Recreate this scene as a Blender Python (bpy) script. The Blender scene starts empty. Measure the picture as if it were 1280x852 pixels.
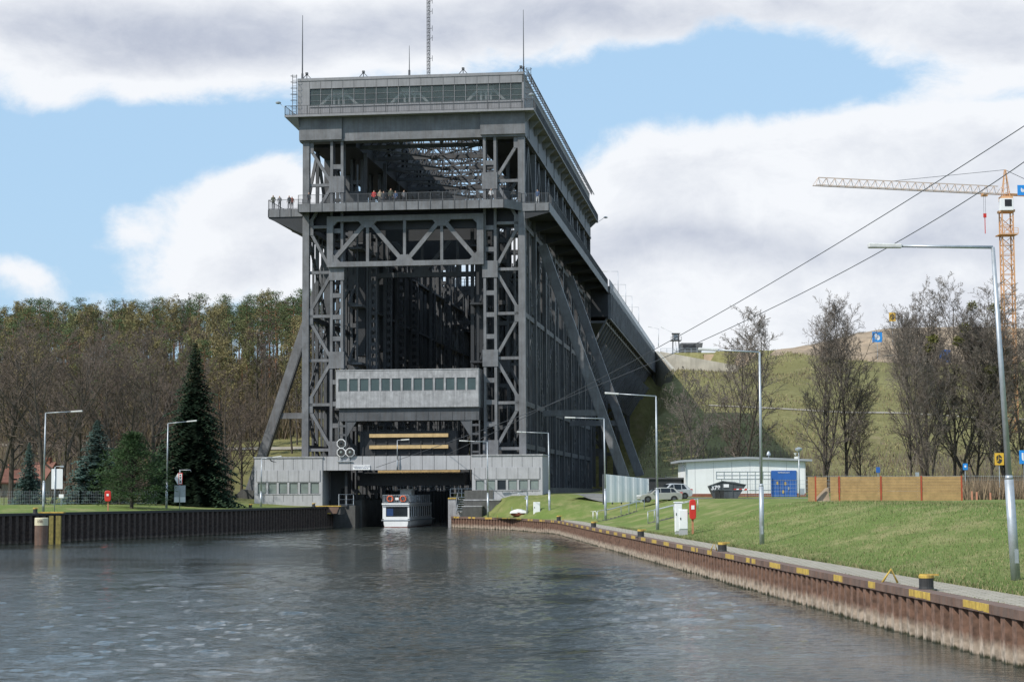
import bpy, math, random
from mathutils import Vector, Matrix, noise
random.seed(7)
C = bpy.context.scene.collection
PI = math.pi
# ------------------------------------------------------------------ survey of the place (metres)
F = 2400.; HC = 4.0; PITCH = math.atan(189.4/F); ROLL = 0.0048
def ray(px, py):
    x = px-640; y = -(py-426); c, s = math.cos(-ROLL), math.sin(-ROLL)
    x, y = x*c-y*s, x*s+y*c
    return (x, F*math.cos(PITCH)-y*math.sin(PITCH), F*math.sin(PITCH)+y*math.cos(PITCH))
def atz(px, py, z):
    r = ray(px, py); t = (z-HC)/r[2]; return (r[0]*t, r[1]*t)
def atY(px, py, Y):
    r = ray(px, py); t = Y/r[1]; return (r[0]*t, Y, HC+r[2]*t)
TH = math.atan(298/2400.)
UX, UY = math.sin(TH), math.cos(TH)      # direction of the tower axis
VX, VY = math.cos(TH), -math.sin(TH)     # direction across the front
LX, LY = -25.209, 229.807                # front left foot of the tower
def loc(a, b, z=0): return (LX+a*VX+b*UX, LY+a*VY+b*UY, z)
def tw(px, py, b=0):
    r = ray(px, py); t = (b+LX*UX+LY*UY)/(r[0]*UX+r[1]*UY)
    x, y = r[0]*t-LX, r[1]*t-LY
    return (x*VX+y*VY, HC+r[2]*t)

# ------------------------------------------------------------------ helpers
class MB:
    def __init__(s): s.v = []; s.f = []; s.m = []
    def face(s, pts, m=0):
        n = len(s.v); s.v += [tuple(p) for p in pts]; s.f.append(tuple(range(n, n+len(pts)))); s.m.append(m)
    def hexa(s, c, m=0):
        n = len(s.v); s.v += [tuple(p) for p in c]
        for q in ((0,3,2,1),(4,5,6,7),(0,1,5,4),(1,2,6,5),(2,3,7,6),(3,0,4,7)):
            s.f.append(tuple(n+i for i in q)); s.m.append(m)
    def box(s, x0, x1, y0, y1, z0, z1, m=0):
        s.hexa([(x0,y0,z0),(x1,y0,z0),(x1,y1,z0),(x0,y1,z0),(x0,y0,z1),(x1,y0,z1),(x1,y1,z1),(x0,y1,z1)], m)
    def beam(s, p, q, w, h, m=0, up=(0,0,1)):
        p = Vector(p); q = Vector(q); d = (q-p).normalized(); up = Vector(up)
        if abs(d.dot(up)) > .98: up = Vector((0,1,0))
        a = d.cross(up).normalized()*(w/2); b = a.cross(d).normalized()*(h/2)
        s.hexa([p-a-b, p+a-b, q+a-b, q-a-b, p-a+b, p+a+b, q+a+b, q-a+b], m)
    def tube(s, pts, rad, n=8, m=0, cap=True):
        pts = [Vector(p) for p in pts]; base = len(s.v)
        if not hasattr(rad, '__len__'): rad = [rad]*len(pts)
        ref = Vector((0,0,1))
        d0 = (pts[1]-pts[0]).normalized()
        if abs(d0.dot(ref)) > .9: ref = Vector((1,0,0))
        for i, p in enumerate(pts):
            d = (pts[min(i+1,len(pts)-1)]-pts[max(i-1,0)]).normalized()
            a = d.cross(ref).normalized(); b = d.cross(a)
            for k in range(n):
                t = 2*PI*k/n; s.v.append(tuple(p+(a*math.cos(t)+b*math.sin(t))*rad[i]))
        for i in range(len(pts)-1):
            for k in range(n):
                k2 = (k+1) % n
                s.f.append((base+i*n+k, base+(i+1)*n+k, base+(i+1)*n+k2, base+i*n+k2)); s.m.append(m)
        if cap and n > 3:
            s.f.append(tuple(base+k for k in range(n))); s.m.append(m)
            s.f.append(tuple(base+(len(pts)-1)*n+k for k in reversed(range(n)))); s.m.append(m)
    def prism(s, poly, fn, d0, d1, m=0):
        # poly in 2D, fn(u,v,d)->xyz
        n = len(poly); b = len(s.v)
        for d in (d0, d1): s.v += [tuple(fn(u, v, d)) for u, v in poly]
        s.f.append(tuple(b+i for i in reversed(range(n)))); s.m.append(m)
        s.f.append(tuple(b+n+i for i in range(n))); s.m.append(m)
        for i in range(n):
            j = (i+1) % n; s.f.append((b+i, b+j, b+n+j, b+n+i)); s.m.append(m)
    def lathe(s, prof, c=(0,0,0), n=16, m=0):
        b = len(s.v)
        for r, z in prof:
            for k in range(n):
                t = 2*PI*k/n; s.v.append((c[0]+r*math.cos(t), c[1]+r*math.sin(t), c[2]+z))
        for i in range(len(prof)-1):
            for k in range(n):
                k2 = (k+1) % n
                s.f.append((b+i*n+k, b+i*n+k2, b+(i+1)*n+k2, b+(i+1)*n+k)); s.m.append(m)
        s.f.append(tuple(b+k for k in reversed(range(n)))); s.m.append(m)
        s.f.append(tuple(b+(len(prof)-1)*n+k for k in range(n))); s.m.append(m)
    def mesh(s, name, mats, smooth=False):
        me = bpy.data.meshes.new(name); me.from_pydata(s.v, [], s.f)
        if not isinstance(mats, (list, tuple)): mats = [mats]
        for q in mats: me.materials.append(q)
        me.polygons.foreach_set('material_index', s.m)
        if smooth: me.polygons.foreach_set('use_smooth', [True]*len(s.f))
        me.update(); return me
    def build(s, name, mats, parent=None, smooth=False, loc=None, rz=0, bevel=0):
        o = bpy.data.objects.new(name, s.mesh(name, mats, smooth)); C.objects.link(o)
        if parent: o.parent = parent
        if loc: o.location = loc
        if rz: o.rotation_euler.z = rz
        if bevel:
            md = o.modifiers.new('bevel', 'BEVEL'); md.width = bevel; md.segments = 2; md.limit_method = 'ANGLE'
        return o
def tag(o, label, cat=None, group=None, kind=None):
    if label: o['label'] = label
    if cat: o['category'] = cat
    if group: o['group'] = group
    if kind: o['kind'] = kind
    return o
def empty(name, l, rz=0, label=None, cat=None, group=None):
    o = bpy.data.objects.new(name, None); C.objects.link(o); o.location = l; o.rotation_euler = (0,0,rz)
    o.empty_display_size = .2
    return tag(o, label, cat, group)
def struct(o): o['kind'] = 'structure'; return o
def copy_tree(o, parent=None, l=None, rz=None, label=None, sc=None):
    c = o.copy(); C.objects.link(c)
    if parent: c.parent = parent
    if l is not None: c.location = l
    if rz is not None: c.rotation_euler.z = rz
    if sc is not None: c.scale = (sc, sc, sc) if not hasattr(sc, '__len__') else sc
    if label: c['label'] = label
    for ch in list(o.children): copy_tree(ch, c)
    return c
def text_mesh(body, size, mat, align='CENTER', ext=.004, bold=0):
    cu = bpy.data.curves.new('writing', 'FONT'); cu.body = body; cu.size = size; cu.align_x = align; cu.align_y = 'CENTER'
    cu.extrude = ext; cu.offset = bold
    o = bpy.data.objects.new('writing', cu); C.objects.link(o)
    dg = bpy.context.evaluated_depsgraph_get(); me = bpy.data.meshes.new_from_object(o.evaluated_get(dg))
    bpy.data.objects.remove(o); me.materials.clear(); me.materials.append(mat); return me
def text(body, size, mat, parent, l, rot=(PI/2,0,0), name='lettering', bold=0):
    o = bpy.data.objects.new(name, text_mesh(body, size, mat, bold=bold)); C.objects.link(o)
    o.parent = parent; o.location = l; o.rotation_euler = rot; return o

# ------------------------------------------------------------------ materials
def mat(name, col, rough=.7, metal=0, var=.25, scale=1.0, streak=0, streak_col=None, bump=.0, bscale=20, spec=.5, alpha=1, detail=6, world=True):
    m = bpy.data.materials.new(name); m.use_nodes = True; nt = m.node_tree; N = nt.nodes; Lk = nt.links
    b = N['Principled BSDF']; b.inputs['Roughness'].default_value = rough; b.inputs['Metallic'].default_value = metal
    b.inputs['Specular IOR Level'].default_value = spec
    tc = N.new('ShaderNodeTexCoord')
    nz = N.new('ShaderNodeTexNoise'); nz.inputs['Scale'].default_value = scale; nz.inputs['Detail'].default_value = detail
    nz.inputs['Roughness'].default_value = .65
    Lk.new(tc.outputs['Object'], nz.inputs['Vector'])
    cr = N.new('ShaderNodeValToRGB'); cr.color_ramp.elements[0].position = .3; cr.color_ramp.elements[1].position = .7
    cr.color_ramp.elements[0].color = tuple(c*(1-var) for c in col)+(1,)
    cr.color_ramp.elements[1].color = tuple(min(1, c*(1+var)) for c in col)+(1,)
    Lk.new(nz.outputs['Fac'], cr.inputs['Fac']); out = cr.outputs['Color']
    if streak:
        mp = N.new('ShaderNodeMapping'); mp.inputs['Scale'].default_value = (2.6, 2.6, .18)
        Lk.new(tc.outputs['Object'], mp.inputs['Vector'])
        n2 = N.new('ShaderNodeTexNoise'); n2.inputs['Scale'].default_value = 1.5; n2.inputs['Detail'].default_value = 8; n2.inputs['Roughness'].default_value = .7
        Lk.new(mp.outputs['Vector'], n2.inputs['Vector'])
        c2 = N.new('ShaderNodeValToRGB'); c2.color_ramp.elements[0].position = .45; c2.color_ramp.elements[1].position = .72
        c2.color_ramp.elements[0].color = (0,0,0,1); c2.color_ramp.elements[1].color = (streak,)*3+(1,)
        Lk.new(n2.outputs['Fac'], c2.inputs['Fac'])
        mx = N.new('ShaderNodeMix'); mx.data_type = 'RGBA'
        Lk.new(c2.outputs['Color'], mx.inputs['Factor']); Lk.new(out, mx.inputs['A'])
        sc = streak_col or tuple(c*.45 for c in col); mx.inputs['B'].default_value = sc+(1,)
        out = mx.outputs['Result']
    Lk.new(out, b.inputs['Base Color'])
    if bump:
        n3 = N.new('ShaderNodeTexNoise'); n3.inputs['Scale'].default_value = bscale; n3.inputs['Detail'].default_value = 5
        Lk.new(tc.outputs['Object'], n3.inputs['Vector'])
        bp = N.new('ShaderNodeBump'); bp.inputs['Strength'].default_value = bump; bp.inputs['Distance'].default_value = .05
        Lk.new(n3.outputs['Fac'], bp.inputs['Height']); Lk.new(bp.outputs['Normal'], b.inputs['Normal'])
    if alpha < 1: b.inputs['Alpha'].default_value = alpha
    return m
M = {}
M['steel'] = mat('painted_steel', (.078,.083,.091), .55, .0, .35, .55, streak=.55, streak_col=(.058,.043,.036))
M['steel_light'] = mat('weathered_lit_steel', (.148,.152,.162), .55, 0, .35, .6, streak=.6, streak_col=(.095,.08,.07))  # same paint as the steel, lightened as if sunlit; streaks are weathering
M['steel_dark'] = mat('shaded_steel', (.024,.026,.030), .6, 0, .2, .8)  # same steel darkened, shade inside and under the lift put into colour
M['clad'] = mat('cladding_sheet', (.24,.24,.25), .7, 0, .12, .9, streak=.6, streak_col=(.14,.14,.14))
M['conc'] = mat('pale_concrete', (.40,.40,.415), .85, 0, .1, .8, streak=.5, streak_col=(.25,.25,.25))
M['conc_old'] = mat('weathered_concrete', (.34,.34,.35), .9, 0, .3, 1.4, streak=.8, streak_col=(.17,.17,.175))
M['conc_dark'] = mat('dark_concrete', (.09,.09,.085), .9, 0, .35, .6, streak=.6)  # one dark concrete for basin, footings, steps and abutment
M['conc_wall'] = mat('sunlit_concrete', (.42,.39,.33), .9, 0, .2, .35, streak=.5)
M['joint'] = mat('dark_joint', (.05,.05,.052), .8, 0, .1)
M['glass'] = mat('window_glass', (.05,.075,.075), .12, 0, .25, .4, spec=.6)
M['glass_g'] = mat('gallery_glass', (.10,.13,.13), .15, 0, .2, .4, alpha=.38, spec=.5)
M['glass_pale'] = mat('curtained_glass', (.20,.235,.22), .2, 0, .2, .7, spec=.5)
M['glass_dark'] = mat('dark_glass', (.012,.015,.018), .08, 0, .2, .5)
M['wood_y'] = mat('fender_timber', (.52,.37,.18), .8, 0, .2, 1.5, streak=.3)
M['wood'] = mat('fence_timber', (.40,.255,.11), .75, 0, .22, 2.0, bump=.2)
M['white'] = mat('white_paint', (.78,.79,.79), .6, 0, .05, .6, streak=.25, streak_col=(.55,.55,.54))
M['white_clean'] = mat('clean_white', (.8,.8,.8), .4, 0, .03)
M['red'] = mat('red_plastic', (.55,.03,.02), .35, 0, .08)
M['redhull'] = mat('red_hull', (.20,.06,.045), .5, 0, .2)
M['blue'] = mat('blue_paint', (.025,.11,.38), .5, 0, .12, .8, streak=.2)
M['bluesign'] = mat('blue_sign', (.02,.25,.68), .4, 0, .04)
M['yellow'] = mat('yellow_paint', (.52,.36,.07), .75, 0, .3, 6, streak=.75, streak_col=(.2,.1,.05))
M['ysign'] = mat('yellow_sign', (.70,.42,.04), .5, 0, .05)
M['galv'] = mat('galvanised_steel', (.42,.45,.48), .45, .5, .15, 4)
M['rust'] = mat('rusty_steel', (.14,.095,.075), .85, 0, .35, 1.6, streak=.4, streak_col=(.27,.11,.05), bump=.3)
M['black'] = mat('black_iron', (.03,.03,.03), .6, 0, .3, 3)
M['rubber'] = mat('rubber', (.02,.02,.02), .85)
M['silver'] = mat('silver_car_paint', (.42,.41,.37), .3, .35, .04)
M['carwhite'] = mat('white_car_paint', (.5,.51,.52), .3, .1, .04)
M['orange'] = mat('orange_crane_paint', (.60,.33,.16), .6, 0, .15, 1)
M['paleor'] = mat('faded_jib_paint', (.62,.50,.42), .7, 0, .1, 1)
M['skip'] = mat('skip_steel', (.07,.08,.085), .6, 0, .3, 1.5, streak=.4)
M['brick'] = mat('brick_plinth', (.23,.09,.055), .85, 0, .25, 3)
M['roofgrey'] = mat('roof_felt', (.30,.32,.34), .8, 0, .15, 1)
M['bark'] = mat('bark', (.072,.060,.048), .95, 0, .3, 3)
M['bark_r'] = mat('pine_bark', (.22,.11,.06), .95, 0, .3, 2)
M['twig'] = mat('twigs', (.155,.13,.11), .95, 0, .3, 1)
M['twig_b'] = mat('brown_twigs', (.13,.10,.08), .95, 0, .3, 1)
M['twig_o'] = mat('olive_twigs', (.125,.10,.05), .95, 0, .3, 1)
def leafmat(n, c, v=.45, s=.5): return mat(n, c, .8, 0, v, s, spec=.2, detail=3)
M['leaf_spruce'] = leafmat('spruce_needles', (.022,.042,.022))
M['leaf_blue'] = leafmat('blue_spruce_needles', (.06,.10,.085))
M['leaf_pine'] = leafmat('pine_needles', (.045,.08,.03))
M['leaf_scots'] = leafmat('scots_pine_needles', (.075,.11,.045))
M['leaf_bud'] = leafmat('olive_buds', (.24,.205,.095))
M['leaf_green'] = leafmat('fresh_buds', (.175,.19,.08))
M['leaf_mist'] = leafmat('mistletoe', (.12,.12,.035))
M['leaf_brown'] = leafmat('dry_brown_leaves', (.155,.12,.085))
M['skinmat'] = mat('skin', (.45,.28,.2), .6, 0, .05)
M['canvas'] = mat('boat_tarpaulin', (.62,.62,.60), .8, 0, .12, 6)
M['sand'] = mat('bare_sand', (.30,.225,.155), .95, 0, .38, .22, streak=.35, streak_col=(.13,.12,.06), bump=1.0, bscale=1.2)
M['asphalt'] = mat('asphalt', (.15,.15,.14), .95, 0, .2, .8)
M['gravel'] = mat('gravel_path', (.30,.27,.22), .95, 0, .2, .4)
M['cable'] = mat('cable', (.06,.065,.075), .6)
M['postwood'] = mat('post_wood', (.42,.19,.10), .8, 0, .2, 5)

def ground_mat():
    m = bpy.data.materials.new('grass_ground'); m.use_nodes = True; nt = m.node_tree; N = nt.nodes; K = nt.links
    b = N['Principled BSDF']; b.inputs['Roughness'].default_value = .95; b.inputs['Specular IOR Level'].default_value = .1
    tc = N.new('ShaderNodeTexCoord')
    def nz(sc, det=6, ro=.6, vec=None):
        n = N.new('ShaderNodeTexNoise'); n.inputs['Scale'].default_value = sc; n.inputs['Detail'].default_value = det; n.inputs['Roughness'].default_value = ro
        K.new(vec or tc.outputs['Object'], n.inputs['Vector']); return n.outputs['Fac']
    def ramp(f, a, c):
        r = N.new('ShaderNodeValToRGB')
        r.color_ramp.elements[0].position = a[0]; r.color_ramp.elements[0].color = c[0]+(1,)
        r.color_ramp.elements[1].position = a[1]; r.color_ramp.elements[1].color = c[1]+(1,)
        K.new(f, r.inputs['Fac']); return r.outputs['Color']
    def mix(f, a, c):
        x = N.new('ShaderNodeMix'); x.data_type = 'RGBA'
        K.new(f, x.inputs['Factor'])
        for s, v in (('A', a), ('B', c)):
            if isinstance(v, tuple): x.inputs[s].default_value = v+(1,)
            else: K.new(v, x.inputs[s])
        return x.outputs['Result']
    # lawn near the water
    mp0 = N.new('ShaderNodeMapping'); mp0.inputs['Scale'].default_value = (1, .35, 1); K.new(tc.outputs['Object'], mp0.inputs['Vector'])
    fine = ramp(nz(7, 10, .8), (.35,.68), ((.09,.13,.034), (.22,.262,.085)))
    dry = ramp(nz(.55, 8, .7, mp0.outputs['Vector']), (.47,.62), ((0,0,0), (.8,.8,.8)))
    lawn = mix(dry, fine, (.30,.275,.13))
    blot = ramp(nz(.12, 5, .6), (.4,.62), ((0,0,0), (.5,.5,.5)))
    lawn = mix(blot, lawn, (.13,.20,.045))
    # rough hill grass, thin and yellowed
    hf = ramp(nz(.9, 9, .75), (.35,.7), ((.135,.13,.05), (.29,.265,.125)))
    hb = ramp(nz(.045, 6, .65), (.42,.6), ((0,0,0), (.75,.75,.75)))
    hill = mix(hb, hf, (.145,.135,.055))
    hs = ramp(nz(.09, 6, .7), (.58,.68), ((0,0,0), (.6,.6,.6)))
    hill = mix(hs, hill, (.27,.22,.13))
    sx = N.new('ShaderNodeSeparateXYZ'); K.new(tc.outputs['Object'], sx.inputs[0])
    mr = N.new('ShaderNodeMapRange'); mr.inputs['From Min'].default_value = 205; mr.inputs['From Max'].default_value = 255
    K.new(sx.outputs['Y'], mr.inputs['Value'])
    col = mix(mr.outputs['Result'], lawn, hill)
    K.new(col, b.inputs['Base Color'])
    bp = N.new('ShaderNodeBump'); bp.inputs['Strength'].default_value = .9; bp.inputs['Distance'].default_value = .12
    K.new(nz(3.5, 10, .8), bp.inputs['Height']); K.new(bp.outputs['Normal'], b.inputs['Normal'])
    return m
M['ground'] = ground_mat()
def paver_mat():
    m = mat('paver_path', (.36,.32,.26), .95, 0, .2, 2.5); N = m.node_tree.nodes; K = m.node_tree.links; b = N['Principled BSDF']
    tc = N.new('ShaderNodeTexCoord'); mp = N.new('ShaderNodeMapping'); mp.inputs['Rotation'].default_value = (0,0,.06); K.new(tc.outputs['Object'], mp.inputs['Vector'])
    br = N.new('ShaderNodeTexBrick'); br.inputs['Scale'].default_value = 1; br.inputs['Brick Width'].default_value = .5; br.inputs['Row Height'].default_value = .25
    br.inputs['Mortar Size'].default_value = .02; br.inputs['Color1'].default_value = (.8,.8,.8,1); br.inputs['Color2'].default_value = (1,1,1,1); br.inputs['Mortar'].default_value = (.35,.38,.25,1)
    K.new(mp.outputs['Vector'], br.inputs['Vector'])
    src = b.inputs['Base Color'].links[0].from_socket
    mx = N.new('ShaderNodeMix'); mx.data_type = 'RGBA'; mx.blend_type = 'MULTIPLY'; mx.inputs['Factor'].default_value = .8
    K.new(src, mx.inputs['A']); K.new(br.outputs['Color'], mx.inputs['B']); K.new(mx.outputs['Result'], b.inputs['Base Color'])
    return m
M['paver'] = paver_mat()
def pile_mat(name, top, low, zlo, zhi):
    m = bpy.data.materials.new(name); m.use_nodes = True; nt = m.node_tree; N = nt.nodes; K = nt.links
    b = N['Principled BSDF']; b.inputs['Roughness'].default_value = .85
    tc = N.new('ShaderNodeTexCoord'); sx = N.new('ShaderNodeSeparateXYZ'); K.new(tc.outputs['Object'], sx.inputs[0])
    mp = N.new('ShaderNodeMapping'); mp.inputs['Scale'].default_value = (3.2,3.2,.6); K.new(tc.outputs['Object'], mp.inputs['Vector'])
    n = N.new('ShaderNodeTexNoise'); n.inputs['Scale'].default_value = 1.3; n.inputs['Detail'].default_value = 8; n.inputs['Roughness'].default_value = .7
    K.new(mp.outputs['Vector'], n.inputs['Vector'])
    # z + noise*k -> ramp
    ma = N.new('ShaderNodeMath'); ma.operation = 'MULTIPLY_ADD'; ma.inputs[1].default_value = .5*(zhi-zlo)*2; 
    K.new(n.outputs['Fac'], ma.inputs[0]); K.new(sx.outputs['Z'], ma.inputs[2])
    mr = N.new('ShaderNodeMapRange'); mr.inputs['From Min'].default_value = 0; mr.inputs['From Max'].default_value = zhi*1.6
    K.new(ma.outputs[0], mr.inputs['Value'])
    cr = N.new('ShaderNodeValToRGB'); e = cr.color_ramp.elements
    e[0].position = 0.28; e[0].color = (.035,.04,.018,1)
    e[1].position = 0.36; e[1].color = low+(1,)
    x = e.new(.52); x.color = low+(1,)
    x = e.new(.64); x.color = tuple((a+c)/2 for a, c in zip(low, top))+(1,)
    x = e.new(.78); x.color = top+(1,)
    K.new(mr.outputs['Result'], cr.inputs['Fac'])
    n2 = N.new('ShaderNodeTexNoise'); n2.inputs['Scale'].default_value = 5; n2.inputs['Detail'].default_value = 8; K.new(tc.outputs['Object'], n2.inputs['Vector'])
    c2 = N.new('ShaderNodeValToRGB'); c2.color_ramp.elements[0].position = .3; c2.color_ramp.elements[0].color = (.45,.42,.4,1); c2.color_ramp.elements[1].position = .65; c2.color_ramp.elements[1].color = (1.15,1.05,1,1)
    K.new(n2.outputs['Fac'], c2.inputs['Fac'])
    mx = N.new('ShaderNodeMix'); mx.data_type = 'RGBA'; mx.blend_type = 'MULTIPLY'; mx.inputs['Factor'].default_value = 1
    K.new(cr.outputs['Color'], mx.inputs['A']); K.new(c2.outputs['Color'], mx.inputs['B']); K.new(mx.outputs['Result'], b.inputs['Base Color'])
    bp = N.new('ShaderNodeBump'); bp.inputs['Strength'].default_value = .4; bp.inputs['Distance'].default_value = .03
    K.new(n2.outputs['Fac'], bp.inputs['Height']); K.new(bp.outputs['Normal'], b.inputs['Normal'])
    return m
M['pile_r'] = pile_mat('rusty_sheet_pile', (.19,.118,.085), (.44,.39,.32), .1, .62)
M['pile_l'] = pile_mat('shaded_sheet_pile', (.075,.058,.05), (.14,.12,.10), .05, .35)  # left wall out of the sun: its shade is in this darker colour
def water_mat():
    m = bpy.data.materials.new('canal_water'); m.use_nodes = True; nt = m.node_tree; N = nt.nodes; K = nt.links
    b = N['Principled BSDF']; b.inputs['Base Color'].default_value = (.032,.038,.032,1); b.inputs['Roughness'].default_value = .06
    b.inputs['IOR'].default_value = 1.333
    tc = N.new('ShaderNodeTexCoord')
    def nz(sx, sy, det, sc=1, rot=0, ro=.6, dist=0):
        mp = N.new('ShaderNodeMapping'); mp.inputs['Scale'].default_value = (sx, sy, 1); mp.inputs['Rotation'].default_value = (0,0,rot); K.new(tc.outputs['Object'], mp.inputs['Vector'])
        n = N.new('ShaderNodeTexNoise'); n.inputs['Scale'].default_value = sc; n.inputs['Detail'].default_value = det; n.inputs['Roughness'].default_value = ro; n.inputs['Distortion'].default_value = dist
        K.new(mp.outputs['Vector'], n.inputs['Vector']); return n.outputs['Fac']
    def ma(op, a, c, d=None):
        x = N.new('ShaderNodeMath'); x.operation = op
        for i, v in enumerate((a, c, d)):
            if v is None: continue
            if isinstance(v, (int, float)): x.inputs[i].default_value = v
            else: K.new(v, x.inputs[i])
        return x.outputs[0]
    rip = nz(2.2, 3.2, 5, 1, .35, .65, .4)
    swell = nz(.35, .7, 3, 1, -.15, .5, .6)
    patch = nz(.035, .05, 4, 1, .2, .6, .5)
    pr = N.new('ShaderNodeMapRange'); pr.inputs['From Min'].default_value = .38; pr.inputs['From Max'].default_value = .62; pr.inputs['To Min'].default_value = .35; pr.inputs['To Max'].default_value = 1.15; K.new(patch, pr.inputs['Value'])
    rip2 = nz(5.5, 6.5, 3, 1, -.5, .6, .3)
    h = ma('MULTIPLY', ma('ADD', ma('MULTIPLY', rip2, .018), ma('ADD', ma('MULTIPLY', rip, .055), ma('MULTIPLY', swell, .03))), pr.outputs['Result'])
    bp = N.new('ShaderNodeBump'); bp.inputs['Strength'].default_value = 1; bp.inputs['Distance'].default_value = 1
    K.new(h, bp.inputs['Height']); K.new(bp.outputs['Normal'], b.inputs['Normal'])
    return m
M['water'] = water_mat()

# ------------------------------------------------------------------ terrain
def lerp_tab(tab, x):
    if x <= tab[0][0]:
        (a, p), (c, q) = tab[0], tab[1]; return p+(q-p)*(x-a)/(c-a)
    for (a, p), (c, q) in zip(tab, tab[1:]):
        if x <= c: return p+(q-p)*(x-a)/(c-a)
    (a, p), (c, q) = tab[-2], tab[-1]; return p+(q-p)*(x-a)/(c-a)
CR = loc(17.85, 1.5); CL = loc(7.25, 1.5)
RQ = [(-30,15.3),(44,11.45),(147.8,6.05),(183,4.35),(189,3.7),(206,-.1),(223.5,-7.15),(CR[1],CR[0])]
RQ2 = RQ+[(CR[1]+110*UY, CR[0]+110*UX)]
LQ = [(60,-77),(155.6,-41.35),(193.3,-27.3),(225,-20.9),(CL[1],CL[0])]
LQ2 = LQ+[(CL[1]+110*UY, CL[0]+110*UX)]
def S(x): x = max(0, min(1, x)); return x*x*(3-2*x)
def hill(X, Y):
    w = 5*math.sin(X*.02+1)+3*math.sin(X*.05)
    t = (Y-262+w)/(208.)
    base = 34.3*(0 if t <= 0 else min(1, t)*.55+S(t)*.45)
    if X < -20: base *= 1-.14*S((-20-X)/60)
    ax, ay = X-LX, Y-LY; a = ax*VX+ay*VY; b = ax*UX+ay*UY
    base *= 1-S((37-a)/7)*S((a+17)/7)*(1-S((b-204)/38))
    wy_ = 471-.45*(X-36)
    if 30 < X < 66 and Y < wy_+2: base -= 8.2*S((66-X)/20)*S((X-30)/4)*S((Y-(wy_-70))/45)
    if t > 0: base += (noise.noise(Vector((X*.03, Y*.03, 0)))*1.3)*min(1, t*3)*(1-S((t-.85)/.15))
    return base
def gz(X, Y):
    if Y > CR[1]+99: return 3.9+hill(X, Y)
    xr = lerp_tab(RQ2, Y); xl = lerp_tab(LQ2, Y)
    if X > (xr+xl)/2:
        d = X-xr; w = 11-7.5*S((Y-196)/22); zp = 3.3+.6*S((Y-188)/30)
        z = 1.25+(zp-1.25)*S((d-2.2)/w) if Y < CR[1]-2 else zp
    else:
        d = xl-X; z = 2.5+.5*S((d-2)/12)+.9*S((Y-215)/30)*S((d-9)/20)
        if Y > CL[1]+4: z = max(z, 3.3)
    n = noise.noise(Vector((X*.25, Y*.25, 3)))*.06*S((d-2.5)/3)
    return z+n+hill(X, Y)
g = MB()
def patch(rows):
    b = len(g.v); nc = len(rows[0])
    for r in rows: g.v += r
    for i in range(len(rows)-1):
        for j in range(nc-1):
            q = (b+i*nc+j, b+i*nc+j+1, b+(i+1)*nc+j+1, b+(i+1)*nc+j); g.f.append(q); g.m.append(0)
offs = [.3,.9,1.5,2.2,2.8,3.4,4.2,5,6,7,8,9,10,11,12,13.5,15,17,20,24,28,33,40,50,62,76,92,110,135,170,220,300,420,700,1200]
ys = [-30,0,20]+[30+3*i for i in range(56)]+[CR[1]-2.2,CR[1]-1,CR[1]]+[CR[1]+3*i for i in range(1,33)]+[CR[1]+99]
ys = sorted(set(round(y, 3) for y in ys))
patch([[(lerp_tab(RQ2, y)+d, y, gz(lerp_tab(RQ2, y)+d, y)) for d in offs] for y in ys])
ysl = sorted(set([60,80,100,120,140,150]+[156+3*i for i in range(25)]+[CL[1]]+[CL[1]+3*i for i in range(1,33)]+[CR[1]+99]))
patch([[(lerp_tab(LQ2, y)-d, y, gz(lerp_tab(LQ2, y)-d, y)) for d in reversed(offs)] for y in ysl])
Y1 = CR[1]+98.9
xs = [-1300,-800,-500,-350,-260]+[-220+5*i for i in range(90)]+[240,300,380,500,800,1300]
ys3 = [Y1+5*i for i in range(36)]+[520,560,620,700,900,1400,2600]
patch([[(x, y, 3.9+hill(x, y)-(.0 if y < 500 else (y-500)*.004)) for x in xs] for y in ys3])
go = g.build('ground', M['ground'], smooth=True); struct(go)
# canal bed and water
w = MB(); w.face([(-700,-200,-3.5),(700,-200,-3.5),(700,330,-3.5),(-700,330,-3.5)]); struct(w.build('canal_bed', M['conc_dark']))
w = MB(); nv = noise.noise; wy = [14.]
while wy[-1] < 246: wy.append(wy[-1]+max(.1, .0038*wy[-1]))
NC = 250
def wave(x, y):
    a = .35+1.5*max(0, min(1, nv(Vector((x*.035+7, y*.022, 1)))*2.2+.45))      # calmer and rougher patches
    h = .010*nv(Vector((x*.42+y*.10, y*.75, 0)))+.020*nv(Vector((x*1.1-y*.3, y*1.5, 5)))+.020*nv(Vector((x*2.6+y*.8, y*3.1, 9)))
    for sg, cx_ in ((1,-2.0),(-1,-2.0)):                                    # old wake crossing towards both banks
        d = (x-cx_)*sg*.80+(y-20)*.60*0+.38*(y-60); h += .016*math.sin(d*2.1+nv(Vector((x*.1,y*.1,3)))*5)*math.exp(-((abs(x-cx_)-(.06*y+3))/7)**2)
    return h*a*.85
for y in wy:
    xa = max(-.295*y-4, lerp_tab(LQ, y)-2.5) if y > 60 else -.295*y-4; xb = min(.295*y+4, lerp_tab(RQ, min(y, CR[1]))+1)
    w.v.append((-700, y, 0))
    for j in range(NC+1): x = xa+(xb-xa)*j/NC; w.v.append((x, y, wave(x, y)))
    w.v.append((700, y, 0))
NW = NC+3
for i in range(len(wy)-1):
    for j in range(NW-1): w.f.append((i*NW+j, i*NW+j+1, (i+1)*NW+j+1, (i+1)*NW+j)); w.m.append(0)
w.face([(-700,-200,0),(700,-200,0),(700,14,0),(-700,14,0)]); w.face([(-700,wy[-1],0),(700,wy[-1],0),(700,326,0),(-700,326,0)])
struct(w.build('canal_water', M['water'], smooth=True))
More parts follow.
